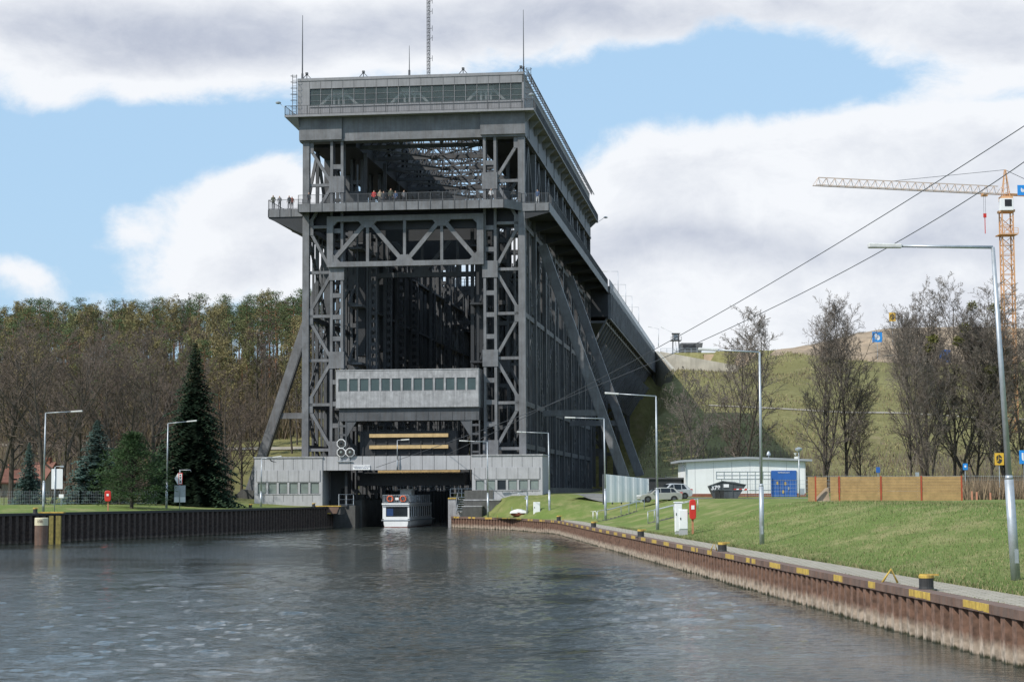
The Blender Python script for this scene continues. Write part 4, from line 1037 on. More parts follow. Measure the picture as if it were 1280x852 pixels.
m = MB(); m.tube([(0,0,-.1),(0,0,2.3)], .11, 10); m.build('post', M['galv'], dv, smooth=True); m = MB(); m.tube([(0,0,2.3),(-.9,0,2.6),(-1.0,0,2.45)], .05, 8); m.box(-.25,0,-.1,.1,1.9,2.2); m.build('arm', M['galv'], dv)
x, y, z = hit(640,646); dv = empty('cradle_post', (x,y,z), 0, 'thin grey post left of the covered dinghy', 'post'); m = MB(); m.tube([(0,0,-.1),(0,0,1.1)], .03, 6); m.tube([(0,0,.05),(1.4,.1,.1)], .03, 6); m.build('frame', M['galv'], dv)
# white pipe rail
x, y, z = hit(742,648.5); e = empty('pipe_rail', (x,y,z), 0, 'white painted pipe rail on the grass before the fourth bollard', 'rail')
m = MB(); m.tube([(-.05,0,-.05),(-.05,0,.7)], .035, 8); m.tube([(.28,0,-.05),(.3,0,.55),(.2,0,.75),(-.35,0,.75)], .04, 8); m.build('pipe', M['white_clean'], e, smooth=True)
# bank stairs with handrails
def stair_rail(p0, p1, label, h=.95):
    A = Vector(hit(*p0)); Bq = Vector(base(*p1)); e = empty('handrail_stairs', A, 0, label, 'stairs', 'stairs up the right bank')
    D_ = Bq-A; st = MB(); n = 10; dh = Vector((D_.x, D_.y, 0)); pr = dh.normalized().cross(Vector((0,0,1)))*.5
    for i in range(n):
        c = D_*((i+.5)/n); zz3 = gz(A.x+c.x, A.y+c.y)-A.z+.012
        a = c-dh.normalized()*.18; b2 = c+dh.normalized()*.18
        st.hexa([(a-pr)[:2]+(zz3-.2,) if False else tuple((a-pr).to_2d())+(zz3-.2,), tuple((a+pr).to_2d())+(zz3-.2,), tuple((b2+pr).to_2d())+(zz3-.2,), tuple((b2-pr).to_2d())+(zz3-.2,),
                 tuple((a-pr).to_2d())+(zz3,), tuple((a+pr).to_2d())+(zz3,), tuple((b2+pr).to_2d())+(zz3,), tuple((b2-pr).to_2d())+(zz3,)])
    st.build('steps', M['conc_dark'], e)
    for s in (-1, 1):
        r = MB(); pts = []
        for i in range(6):
            c = D_*(i/5)+pr*s; g0 = gz(A.x+c.x, A.y+c.y)-A.z; pts.append((c.x, c.y, g0+h))
            if i in (0, 3, 5): r.tube([(c.x,c.y,g0-.05),(c.x,c.y,g0+h)], .03, 8)
        r.tube(pts, .03, 8); r.build('handrail', M['galv'], e, smooth=True)
stair_rail((814,653),(868,150), 'bank stairs with grey handrails left of the white cabinets')
stair_rail((752,651),(800,182), 'bank stairs with grey handrails below the parked cars')
# quay stairs and landing at the right tower foot
e = empty('quay_stairs', loc(0,0), -TH, 'small steel stairs with rails on a concrete landing at the water passage', 'stairs')
m = MB(); m.box(18.0,20.2,-1.9,1.4,-1,1.9); m.box(18.0,18.9,-1.9,-.6,1.9,3.3); m.build('landing', M['conc_old'], e)
m = MB(); m.box(18.0,18.95,-2.0,-.7,3.3,3.45); m.build('yellow_edge', M['yellow'], e)
m = MB()
for i in range(7): m.box(19.1,20.0,-2.4+i*.26,-2.1+i*.26,1.9+i*.26,1.96+i*.26)
for a in (19.08,20.02): m.beam((a,-2.5,1.7),(a,-.4,3.8),.08,.2)
m.build('steps', M['galv'], e)
m = MB()
for a in (19.05,20.05): m.tube([(a,-2.5,1.5),(a,-2.5,2.8),(a,-.4,4.9),(a,-.4,3.8)], .04, 8)
railing(m,(18.1,-.8),(20.8,-.8),3.4,1.1,1.2,0,.06); m.build('rails', M['galv'], e)
e = empty('bank_wall', loc(0,0), -TH, 'stepped dark masonry wall beside the quay stairs under the right building', 'wall')
m = MB(); m.box(20.25,24.5,-4.4,-3.6,0,3.1); m.box(20.25,22.5,-5.6,-4.4,0,2.4); m.box(20.2,rA0+2.5,-3.6,-3.52,0,4.3); m.build('stonework', M['conc_dark'], e)
m = MB(); m.box(20.2,24.55,-4.45,-3.6,3.1,3.25); m.box(20.2,22.55,-5.65,-4.4,2.4,2.52); m.build('coping', M['conc_old'], e)
# left landing beside the passage
e = empty('service_landing', loc(0,0), -TH, 'small yellow edged steel landing at the tower end of the left bank', 'landing')
a_, z_ = tw(412,640,-6); m = MB(); m.box(a_-1.3,a_+1.4,-6.6,-4.0,1.6,2.5); m.build('block', M['conc_dark'], e)
m = MB(); m.hexa([(a_-1.2,-6.7,1.7),(a_+1.0,-6.7,1.7),(a_+1.0,-6.6,1.7),(a_-1.2,-6.6,1.7),(a_-1.6,-6.7,2.5),(a_+1.3,-6.7,2.5),(a_+1.3,-6.6,2.5),(a_-1.6,-6.6,2.5)]); m.build('panel', M['rust'], e)
m = MB(); m.box(a_-1.7,a_+1.5,-6.75,-6.55,2.5,2.62); m.box(a_-1.0,a_+.3,-6.75,-6.68,1.66,1.78); m.build('yellow_edge', M['yellow'], e)
m = MB(); railing(m,(a_+1.2,-6.5),(a_+2.4,-4),2.6,1.3,1.2,0,.06); m.build('rails', M['galv'], e)
# mooring pile on the left wall
x, y = atz(52.5, 680.5, 0); e = empty('mooring_pile', (x,y-.3,0), 0, 'round rusty mooring pile with a cream band at its top, against the left wall', 'mooring pile')
s_ = y/2400; m = MB(); m.lathe([(8*s_,-2),(8*s_,24.5*s_)], n=24); m.build('pile', M['rust'], e, smooth=False)
m = MB(); m.lathe([(8.25*s_,24*s_),(8.25*s_,33*s_),(7.6*s_,33.6*s_)], n=24); pb_ = m.build('cream_band', mat('cream_paint', (.62,.57,.40), .7, 0, .1), e)
text('108', .32, M['rust'], e, (0,-8.4*s_,29*s_))
x2, y2 = atz(69, 679.5, 0); e = empty('yellow_piles', (x2,y2,0), 0, 'two faded yellow sheet piles with a yellow cap right of the mooring pile', 'sheet pile')
m = MB(); m.box(-.45,-.1,-.35,-.05,-2,2.3); m.box(.1,.5,-.35,-.05,-2,2.3); m.build('piles', mat('dirty_yellow', (.22,.18,.05), .8, 0, .4, 3, streak=.6), e)
m = MB(); m.box(-1.3,.75,-.45,.25,2.52,2.62); m.build('cap', M['yellow'], e)
# signs on the left bank
x, y, z = hit(68,640,140); s = y/2400; e = empty('sign_back', (x,y,z), 0, 'grey backs of a tall double sign panel on a pole, left bank', 'sign')
m = MB(); m.tube([(0,0,-.1),(.15*0,0,56*s)], .045, 8); m.build('pole', M['galv'], e, smooth=True)
for a, b_ in ((-4.5,.5),(1,9.5)): m = MB(); m.box(a*s,b_*s,.05,.09,29*s,54*s); m.build('panel', M['white'], e)
m = MB(); m.tube([(0,0,55*s),(.1,0,57*s),(8*s,0,57*s)], .03, 6); m.box(7*s,11*s,-.1,.1,56*s,58*s); m.build('sign_lamp', M['galv'], e)
x, y, z = hit(76.5,632,140); e = empty('small_sign', (x,y,z), 0, 'small white plate on a thin post behind the double sign', 'sign'); m = MB(); m.tube([(0,0,-.1),(0,0,1.1)], .03, 6); m.build('post', M['galv'], e); m = MB(); m.box(-.22,.22,-.05,-.03,.75,1.1); m.build('plate', M['white_clean'], e)
x, y, z = hit(224.5,636,140); s = y/2400; e = empty('waterway_sign', (x,y,z), 0, 'pole with a white diamond and a red edged board in front of the spruce', 'sign')
m = MB(); m.tube([(0,0,-.1),(0,0,49*s)], .04, 8); m.tube([(0,0,48.5*s),(13*s,0,48.5*s),(14*s,0,46*s)], .03, 8); m.build('pole', M['galv'], e, smooth=True)
m = MB(); m.prism([(-6.5*s,38*s),(-2*s,45*s),(-.5*s,38*s),(-2*s,30*s)], lambda u,v,d: (u,d,v), -.1,-.06); m.build('diamond', M['white_clean'], e)
m = MB(); m.box(-1.5*s,3.5*s,-.12,-.08,30.5*s,45*s); rb = m.build('board', M['red'], e)
m = MB(); m.box(-.8*s,2.8*s,-.13,-.123,31.5*s,44*s); m.build('board_face', M['white_clean'], rb)
m = MB(); m.box(0*s,1.6*s,-.14,-.133,41*s,43*s); m.prism([(-.3*s,40*s),(2.3*s,40*s),(1*s,37*s)], lambda u,v,d:(u,d,v), -.14,-.133); m.prism([(-.3*s,33*s),(2.3*s,33*s),(1*s,36*s)], lambda u,v,d:(u,d,v), -.14,-.133); m.build('board_symbol', M['black'], rb)
m = MB(); m.box(-7*s,7*s,.04,.08,15*s,29.5*s); m.build('grey_panel', M['galv'], e); m = MB(); m.box(-7*s,7*s,.04,.08,8.5*s,15*s); m.build('white_panel', M['white_clean'], e)
# ------------------------------------------------------------------ white workshop
Yb = 200.; X0, X1 = atY(858,600,Yb)[0], atY(1007,600,Yb)[0]; zb = 3.45; s = Yb/2400
def PZ(py, px=930): return atY(px,py,Yb)[2]
wb = empty('workshop_building', (X0,Yb,zb), 0, 'low white workshop with a grey flat gabled roof and blue door', 'building')
Wd = X1-X0; H = PZ(577)-zb
m = MB(); m.box(0,Wd,0,10,.35,H); m.prism([(0,H),(Wd,H),(Wd/2,H+.35)], lambda u,v,d: (u,d,v), 0, 10)
for k in range(7): a = .9+k*1.9; m.box(a,a+.03,-.012,-.003,.35,H,1)
m.build('wall', [M['white'], M['conc']], wb)
m = MB(); m.box(-.03,Wd+.03,-.04,10.03,-.4,.35); m.build('brick_plinth', M['brick'], wb)
m = MB(); rf = [(-.75,H-.02),(Wd*.5,H+.30),(Wd+.65,H+.02),(Wd+.65,H+.24),(Wd*.5,H+.54),(-.75,H+.2)]
m.prism(rf, lambda u,v,d: (u,d,v), -.5, 10.5); m.build('roof', M['roofgrey'], wb)
m = MB(); a0_ = atY(895,600,Yb)[0]-X0; a1_ = atY(963,600,Yb)[0]-X0; zt2 = PZ(589)-zb; zm2 = PZ(598)-zb; 
for k in range(8): a = a0_+k*(a1_-a0_)/7; m.box(a,a+.04,-.05,-.01,.4 if k>1 and k%2 else zm2,zt2)
for zz4 in (zt2, zm2, PZ(593.5)-zb, PZ(612)-zb): m.box(a0_,a1_,-.045,-.012,zz4-.02,zz4+.02)
m.build('shutter_frame', M['galv'], wb)
d0, d1 = atY(964,600,Yb)[0]-X0, atY(995.5,600,Yb)[0]-X0; dt = PZ(588)-zb
m = MB(); m.box(d0,d1,-.1,-.02,-.3,dt); db = m.build('blue_door', M['blue'], wb)
m = MB(); w5 = (d1-d0)
for a in (d0+w5*.33, d0+w5*.5, d0+w5*.66): m.box(a-.015,a+.015,-.12,-.101,-.3,dt*.62)
m.box(d0,d1,-.12,-.101,dt*.62,dt*.62+.04); m.build('door_seams', M['black'], db)
text('Schiffshebewerk', .19, M['white_clean'], db, ((d0+d1)/2,-.125,dt-.2))
for dx_, hz in ((.62,1.25),(1.45,1.2),(1.2,.35)):
    m = MB(); m.box(d0+dx_-.09,d0+dx_+.09,-.13,-.121,hz,hz+.32); m.build('door_notice', M['yellow'], db)
m = MB(); m.box(d0+w5*.66,d0+w5*.66+.12,-.15,-.125,.7,1.0); m.build('door_handle', M['galv'], db)
m = MB(); m.tube([(0,0,0),(0,0,.5)], .05, 8); m.lathe([(.22,.35),(.22,.5),(.1,.75),(.02,.8)], n=10); o = m.build('roof_vent', M['galv'], wb); o.location = (atY(964.5,600,Yb)[0]-X0,2,H+.35)
m = MB(); m.tube([(-.5,-.45,H),(-.3,-.1,H-.3),(-.06,-.1,H-.5),(-.06,-.1,.1)], .05, 8); m.build('downpipe', M['galv'], wb)
# mast lamp by the workshop
x, y, z = base(999,195); e = empty('mast_lamp', (x,y,z), 0, 'mushroom shaped lamp with a speaker on a mast at the right end of the workshop', 'lamp')
s = y/2400; m = MB(); m.tube([(0,0,-.2),(0,0,58*s)], .06, 8); m.build('mast', M['galv'], e, smooth=True)
m = MB(); m.lathe([(.1,57*s),(.36,59*s),(.38,61*s),(.1,62.5*s)], n=14); m.build('lamp_head', M['galv'], e)
m = MB(); m.box(-.45,-.1,-.1,.1,48*s,51*s); m.lathe([(.05,0),(.18,.25)],(-.35,-.1,52.5*s),8); m.build('loudspeaker', M['white_clean'], e); m = MB(); m.box(.05,.5,-.15,.15,.3,.9); m.build('switch_box', M['galv'], e)
# skip container and bins
x, y, z = base(909,193.5); s = y/2400; e = empty('skip_container', (x,y,z), 0, 'dark grey skip container with the number 378 and a hazard stripe before the workshop', 'skip')
Z_ = lambda v: (623.5-540-v/6.085)*s; XX = lambda u: (840+u/6.085-909)*s
poly = [(XX(315),0.02),(XX(490),.02),(XX(555),Z_(408)),(XX(470),Z_(385)),(XX(375),Z_(380)),(XX(275),Z_(415))]
m = MB(); m.prism(poly, lambda u,v,d: (u,d,v), -.85, .85); m.build('body', M['skip'], e, bevel=.02)
m = MB(); m.beam((XX(275),-.9,Z_(415)),(XX(375),-.9,Z_(380)),.1,.1); m.beam((XX(375),-.9,Z_(380)),(XX(555),-.9,Z_(408)),.1,.1); m.beam((XX(300),-.88,Z_(452)),(XX(525),-.88,Z_(446)),.06,.08)
for u in (360,450): m.box(XX(u),XX(u)+.08,-.9,-.852,.05,Z_(395))
m.build('rim', M['skip'], e)
m = MB(); m.box(XX(385),XX(425),-.9,-.87,Z_(426),Z_(402)); m.build('placard', M['white_clean'], e)
text('378', .62, M['white_clean'], e, (XX(324),-.875,Z_(430)), bold=.015)
for k in range(6):
    m = MB(); u0 = XX(458)+k*.27; m.prism([(u0,Z_(448)),(u0+.25,Z_(448)),(u0+.31,Z_(436)),(u0+.06,Z_(436))], lambda u,v,d: (u,d,v), -.905,-.87); m.build('hazard_stripe', M['red'] if k % 2 == 0 else M['white_clean'], e)
for k, (u, lab) in enumerate(((896,'left one of two dark wheelie bins standing before the skip'),(902,'right one of two dark wheelie bins standing before the skip'))):
    x, y, z = base(u,191.8); b3 = empty('wheelie_bin', (x,y,z), 0, lab, 'bin', 'dark wheelie bins')
    m = MB(); m.hexa([(-.17,-.2,.06),(.17,-.2,.06),(.17,.2,.06),(-.17,.2,.06),(-.22,-.25,.8),(.22,-.25,.8),(.22,.25,.8),(-.22,.25,.8)]); m.build('body', M['black'], b3)
    m = MB(); m.box(-.24,.24,-.28,.27,.8,.86); m.build('lid', M['skip'], b3)
    for sx_ in (-.15,.15): m = MB(); m.prism([(.09*math.cos(t), .09+.09*math.sin(t)) for t in [PI/5*j for j in range(10)]], lambda u_2,v,d: (d,.2+u_2,v), sx_-.03, sx_+.03); m.build('wheel', M['rubber'], b3)
# ------------------------------------------------------------------ parked cars
def car(pos, rz, paint, label, L=4.2, H=1.45, hatch=1):
    e = empty('parked_car', pos, rz, label, 'car', 'cars parked on the service road')
    h = L/2
    low = [(-h,.35),(-h+.06,.62),(-h+.35,.74),(-h+1.05,.88),(h-.25,.95),(h-.02,.88),(h,.5),(h-.08,.3),(h-.45,.24)]
    def arch(cx): return [(cx+.36*math.cos(t), .3+.36*math.sin(t)) for t in [PI*j/8 for j in range(9)]]
    body = low + [(a, max(b_, .22)) for a, b_ in [(h-.42,.22)]] + arch(h-.80) + arch(-h+.82) + [(-h+.2,.22)]
    m = MB(); m.prism(body, lambda u,v,d: (u,d,v), -.84, .84); m.build('body', paint, e, bevel=.05)
    cab = [(-h+1.0,.86,.8),(-h+1.75,H-.06,.62),(-h+2.2,H,.6),(h-.75,H-.04,.6),(h-.15,.93,.78)]
    m = MB(); n0 = len(cab); m.v = [(u,-w5_,v) for u,v,w5_ in cab]+[(u,w5_,v) for u,v,w5_ in cab]
    m.f = [tuple(range(n0)), tuple(reversed(range(n0,2*n0)))]+[(i,i+n0,i+1+n0,i+1) for i in range(n0-1)]; m.m = [0]*len(m.f)
    m.build('roof', paint, e, bevel=.03)
    def sidep(us, nm, sgn):
        g_ = MB(); pts = []
        for u, v in us:
            t = (v-.88)/(H-.88); w_ = .795-(.795-.61)*t+.012; pts.append((u, sgn*w_, v))
        g_.face(pts if sgn < 0 else list(reversed(pts))); return g_.build(nm, M['glass_dark'], e)
    for sgn in (-1, 1):
        sidep([(-h+1.28,.95),(-h+2.05,.95),(-h+2.05,H-.1),(-h+1.86,H-.13)], 'side_window', sgn)
        sidep([(-h+2.12,.95),(h-1.15,.95),(h-1.15,H-.1),(-h+2.12,H-.09)], 'side_window', sgn)
        sidep([(h-1.08,.97),(h-.55,1.0),(h-.85,H-.12),(h-1.08,H-.1)], 'side_window', sgn)
    m = MB(); m.face([(-h+1.06,-.74,.94),(-h+1.06,.74,.94),(-h+1.68,.58,H-.1),(-h+1.68,-.58,H-.1)]); m.v = [(a-.02,b_,c_+.012) for a,b_,c_ in m.v]; m.build('windscreen', M['glass_dark'], e)
    m = MB(); m.face([(h-.2,-.7,1.0),(h-.2,.7,1.0),(h-.66,.56,H-.12),(h-.66,-.56,H-.12)]); m.v = [(a+.02,b_,c_+.012) for a,b_,c_ in m.v]; m.build('rear_window', M['glass_dark'], e)
    for cx in (-h+.82, h-.80):
        for sgn in (-1, 1):
            m = MB(); m.prism([(cx+.31*math.cos(t), .31+.31*math.sin(t)) for t in [PI/10*j for j in range(20)]], lambda u,v,d: (u,d,v), *(sorted((sgn*.62, sgn*.83)))); wh = m.build('wheel', M['rubber'], e)
            m = MB(); m.prism([(cx+.17*math.cos(t), .31+.17*math.sin(t)) for t in [PI/5*j for j in range(10)]], lambda u,v,d: (u,d,v), *(sorted((sgn*.83, sgn*.845)))); m.build('rim', M['skip'], wh)
    for sgn in (-1, 1):
        m = MB(); m.box(-h-.015,-h+.2,sgn*.6-.16,sgn*.6+.16,.6,.72); m.build('headlight', M['white_clean'], e); m = MB(); m.box(h-.2,h+.02,sgn*.7-.12,sgn*.7+.12,.78,1.0); m.build('tail_light', M['red'], e)
        m = MB(); m.box(-h+1.25,-h+1.45,sgn*.9-.08,sgn*.9+.08,.9,1.02); m.build('wing_mirror', paint, e)
x, y, z = base(824,187); car((x,y,z+.03), .12, M['silver'], 'silver hatchback parked before the corrugated wall')
x, y, z = base(838,190.5); car((x,y,z+.03), .3, M['carwhite'], 'white car half hidden behind the silver hatchback', 4.0, 1.55)
# corrugated wall
p = Vector(base(755,191)[:2]); q_ = Vector(base(811,194)[:2]); L = (q_-p).length; d = (q_-p)/L; nn = Vector((-d.y,d.x))
e = empty('corrugated_wall', (p.x,p.y,0), math.atan2(d.y,d.x), 'pale corrugated metal screen wall with sloping top left of the parked cars', 'wall')
m = MB(); n = int(L/.8); zt0, zt1 = atY(755,592,191)[2], atY(811,598,194)[2]
for i in range(n):
    for f0, f1, d0_, d1_ in ((0,.35,0,0),(.35,.5,0,.03),(.5,.85,.03,.03),(.85,1,.03,0)):
        a0_, a1_ = (i+f0)*L/n, (i+f1)*L/n; z0_, z1_ = zt0+(zt1-zt0)*a0_/L, zt0+(zt1-zt0)*a1_/L
        m.face([(a0_,d0_,3),(a1_,d1_,3),(a1_,d1_,z1_),(a0_,d0_,z0_)])
m.build('sheets', M['white'], e); m = MB()
for i in range(6): a = i*L/5; m.box(a-.05,a+.05,.09,.2,2.8,zt0+(zt1-zt0)*i/5+(.1 if i in (2,4) else -.03))
m.build('posts', M['steel'], e)
x, y, z = base(833,203); e = empty('dark_shed', (x,y,z), 0, 'low dark shed behind the parked cars', 'shed'); m = MB(); m.box(-1.9,1.6,0,4,-.3,1.75); m.build('wall', M['steel_dark'], e); m = MB(); m.box(-2.1,1.8,-.2,4.2,1.75,1.9); m.build('roof', M['steel'], e)
for px, ht, lab in ((790,2.6,'globe lamp post behind the corrugated wall, left one'),(772,2.9,'globe lamp post at the left behind the corrugated wall')):
    pass
# ------------------------------------------------------------------ timber fence
Yf = 135.; s = Yf/2400
def fx_(px): return atY(px,610,Yf)[0]
zb = gz(fx_(1100), Yf)-.02; ft = 1.72
e = empty('timber_fence', (0,Yf,zb), 0, 'new yellow timber plank fence with rust red posts on the lawn', 'fence')
def fpanel(x0, x1, dy=0, h=ft):
    m = MB(); n = 9
    for k in range(n): m.box(x0,x1,dy-.02-.006*(k%2),dy+.03,-.1+k*(h+.1)/n,-.1+(k+1)*(h+.1)/n-.012)
    m.build('panel', M['wood'], e)
M['redpost'] = mat('rust_red_post', (.40,.07,.03), .7, 0, .15, 3)
for a, b_ in ((1010,1018.5),(1038,1047.5),(1050.5,1100),(1102.5,1150.5),(1153,1201)): fpanel(fx_(a), fx_(b_))
fpanel(fx_(1021), fx_(1040), 2.2)
for a in (1019.5,1049,1101.2,1151.7,1202): m = MB(); m.box(fx_(a)-.045,fx_(a)+.045,-.06,.06,-.1,ft+.03); m.build('post', M['redpost'], e)
o = MB(); o.box(fx_(1022),fx_(1037),-1.8,2.1,-.1,.03); r_o = o.build('concrete_ramp', M['conc_wall'], None, loc=(0,Yf,zb)); tag(r_o, 'pale concrete slab in the gap of the timber fence', 'slab')
o = MB(); hx0, hx1 = fx_(1020.5), fx_(1038)
o.hexa([(hx0,.3,0),(hx1,.3,0),(hx1,2.1,0),(hx0,2.1,0),(hx0+.1,1.2,.08),(hx1,.9,.95),(hx1,2.1,.95),(hx0+.1,2.1,.1)]); r_o = o.build('sand_pile', M['sand'], None, loc=(0,Yf,zb)); tag(r_o, 'small grey heap of sand inside the timber fence gap', 'sand heap')
# right hand small signs, stakes, wire fence and reeds
def plate(px, py, Y, w, h, zbase, mt, label, nm='sign', cat='sign', glyph=None, tilt=0, gm=None):
    x, _, z = atY(px, py, Y); e = empty(nm, (x,Y,zbase if zbase is not None else gz(x,Y)), 0, label, cat); zz5 = z-e.location.z; s = Y/2400
    m = MB(); m.tube([(0,.04,-.1),(0,.04,zz5+h*s/2)], .035 if Y < 250 else .06, 6); m.build('post', M['galv'], e)
    m = MB(); m.box(-w*s/2,w*s/2,-.04,0,zz5-h*s/2,zz5+h*s/2); pn = m.build('panel', mt, e, bevel=.01)
    if glyph:
        g_ = MB()
        for poly in glyph: g_.prism([(a*w*s/2, b_*h*s/2+zz5) for a, b_ in poly], lambda u,v,d: (u,d,v), -.055, -.042)
        g_.build('emblem', gm or M['white_clean'], pn)
    return e
def oval(cx, cy, rx, ry, a0=0, a1=2*PI, n=14): return [(cx+rx*math.cos(a0+(a1-a0)*k/n), cy+ry*math.sin(a0+(a1-a0)*k/n)) for k in range(n+ (0 if a1-a0 > 6.2 else 1))]
GB = [[(-.48,.62),(-.12,.62),(-.12,-.55),(-.42,-.42),(-.5,-.05)], oval(.14,-.12,.4,.5,-PI/2,PI/2)+[(.02,.38),(.02,-.62)]]
GY = [[(-.15,.75),(.0,.75),(.0,-.75),(-.15,-.75)], [(.05,.75),(.55,.35),(.5,.1),(.05,.3)], [(.05,-.75),(.5,-.45),(.6,-.05),(.05,.05)], [(-.65,.4),(-.25,.7),(-.3,.0),(-.6,-.4)], [(-.6,-.5),(-.2,-.3),(-.2,-.7)]]
plate(1249,573.5,150,11.5,15,None,M['ysign'],'yellow square sign with a black emblem beside the nearest lamp','emblem_sign','sign',GY,gm=M['black'])
plate(1280,571,150,12,17,None,M['bluesign'],'blue square sign with a white emblem cut by the right edge','emblem_sign','sign',GB)
plate(1206.5,583,160,6,8,None,M['bluesign'],'small blue sign on a post right of the timber fence','small_sign','sign',[oval(0,.1,.45,.35)])
plate(1097.5,587,170,5,7,None,M['blue'],'small dark blue sign showing over the timber fence','small_sign','sign')
plate(1146.5,593,172,4.5,6,None,M['galv'],'small pale sign peeping over the timber fence','small_sign','sign')
for px, hh in ((1214.5,11),(1220.5,10),(1237.5,9)):
    x, y, z = base(px,142); m = MB(); m.box(-.05,.05,-.05,.05,-.1,hh*142/2400); o = m.build('wooden_stake', mat('orange_stake', (.55,.25,.16), .8, 0, .1) if px == 1214.5 else bpy.data.materials['orange_stake'], loc=(x,y,z)); tag(o, 'short orange painted stake in the grass right of the timber fence', 'stake', 'orange stakes')
def wire_fence(pts, h, label, step=2.5, rails=5):
    e = empty('wire_fence', (0,0,0), 0, label, 'fence'); m = MB(); w5 = MB()
    for (x0,y0),(x1,y1) in zip(pts, pts[1:]):
        L = math.hypot(x1-x0,y1-y0); n = max(1,int(L/step)); pr = None
        for i in range(n+1):
            x, y = x0+(x1-x0)*i/n, y0+(y1-y0)*i/n; z = gz(x, y); m.beam((x,y,z-.1),(x,y,z+h),.06,.06)
            if pr:
                for k in range(rails): zz6 = h*(k+.5)/rails; w5.beam((pr[0],pr[1],pr[2]+zz6),(x,y,z+zz6),.02,.02)
                for k in range(14):
                    t = k/14; w5.beam((pr[0]+(x-pr[0])*t,pr[1]+(y-pr[1])*t,pr[2]+(z-pr[2])*t+.1),(pr[0]+(x-pr[0])*t,pr[1]+(y-pr[1])*t,pr[2]+(z-pr[2])*t+h-.1),.012,.012)
            pr = (x,y,z)
    m.build('post', M['steel'], e); w5.build('mesh_wire', M['galv'], e)
wire_fence([(17,214),(34,212),(60,206),(80,200)], 2.0, 'tall grey wire mesh fence at the foot of the right hill')
wire_fence([base(902,196.5)[:2], base(966,196.5)[:2], base(1010,196)[:2]], 1.9, 'thin dark wire fence in front of the workshop wall')
wire_fence([(-60,188),(-44,196),(-37,200)], 1.5, 'dark wire fence behind the left bank trees')
# ------------------------------------------------------------------ hilltop: lookout, mound, signs, crane
Yh = 478.; s = Yh/2400
x, _, z = atY(845,441,Yh); e = empty('lookout_tower', (x,Yh,37), 0, 'small open steel lookout tower at the far bridge end', 'tower'); zt9 = atY(845,417,Yh)[2]-37; zm9 = atY(845,426,Yh)[2]-37
m = MB()
for a in (-1,1):
    for b_ in (-1,1): m.beam((a*.85,b_*.85,0),(a*.7,b_*.7,zt9),.14,.14)
for zz7 in (1.5,zm9-.3): m.beam((-.8,-.8,zz7),(.8,-.8,zz7+.9),.08,.08); m.beam((.8,-.8,zz7),(-.8,-.8,zz7+.9),.08,.08)
m.build('legs', ST, e); m = MB(); m.box(-1.3,1.3,-1.3,1.3,zm9,zm9+.15); m.box(-1.0,1.0,-1.0,1.0,zt9-.1,zt9+.1); railing(m,(-1.3,-1.3),(1.3,-1.3),zm9,1,.8,0,.06); m.build('platform', ST, e); m = MB(); m.box(-.5,.5,-.4,.4,zm9+.15,zt9-.2); m.build('winch', M['galv'], e)
x, _, z = atY(864,441,Yh); e = empty('control_cabin', (x,Yh,37), 0, 'grey glazed control cabin on stilts right of the lookout tower', 'cabin'); q0, q1 = (850.5-864)*s, (878-864)*s; zt9 = atY(864,429,Yh)[2]-37; zm9 = atY(864,441,Yh)[2]-37
m = MB(); m.hexa([(q0,-1.5,zm9),(q1-.4,-1.5,zm9),(q1-.4,2,zm9),(q0,2,zm9),(q0,-1.8,zt9),(q1,-1.8,zt9),(q1,2,zt9),(q0,2,zt9)]); m.build('cabin', M['steel_light'], e); m = MB(); m.box(q0+.5,q1-1.9,-1.82,-1.7,zm9+1.0,zt9-.45); m.build('glazing', M['glass_dark'], e)
m = MB(); m.beam((q0+.6,0,-.5),(q0+.6,0,zm9),.3,.3); m.beam((q1-1.5,0,-.5),(q1-.7,0,zm9),.3,.3); m.beam((q1-1.5,0,-.5),(q1-2.2,0,zm9),.3,.3); m.build('stilts', ST, e)
m = MB(); railing(m,(0,0),(9,0),0,1.3,1.5,0,.08); m.box(0,9,0,.1,-.3,0); o = m.build('bridgehead_railing', M['galv'], loc=(atY(826,440,474)[0],474,atY(826,442,474)[2])); tag(o, 'pale railing on the bridgehead left of the lookout tower', 'railing')
m = MB(); m.box(0,3.2,0,1.5,0,1.3); m.box(3.6,5.4,0,1.5,0,.9); o = m.build('green_container', mat('green_box', (.12,.2,.16), .6), loc=(atY(832,440,476)[0],476,37)); tag(o, 'low green boxes on the bridgehead', 'box')
md = MB(); cx, cy = 99, 462; rows = []
for i in range(41):
    row = []
    for j in range(49):
        X = cx-52+j*2.7; Y = cy-34+i*2.2; u = (X-cx)/(25 if X < cx else 70); v = (Y-cy)/24
        hgt = 6.6*math.exp(-(abs(u)**2.6))*math.exp(-(abs(v)**2.4))*(1+.05*noise.noise(Vector((X*.2,Y*.2,0))))
        row.append((X, Y, 3.9+hill(X, Y)-.6+hgt+.5*noise.noise(Vector((X*.22,Y*.22,2)))*min(1,hgt)))
    rows.append(row)
for r0, r1 in zip(rows, rows[1:]):
    for j in range(48): md.face([r0[j], r0[j+1], r1[j+1], r1[j]])
mo = md.build('sand_mound', M['sand'], smooth=True); struct(mo)
plate(1096.5,421,432,12.5,13,None,M['bluesign'],'large blue square sign with a white emblem on the sandy mound','emblem_sign','sign',GB)
plate(1115.5,396,442,8.5,11,None,M['ysign'],'yellow square sign with a black emblem on a thin pole atop the mound','emblem_sign','sign',GY,gm=M['black'])
o = plate(1181,445,400,14,16,None,M['blue'],'faded blue banner seen through the bare trees on the right','banner','banner')
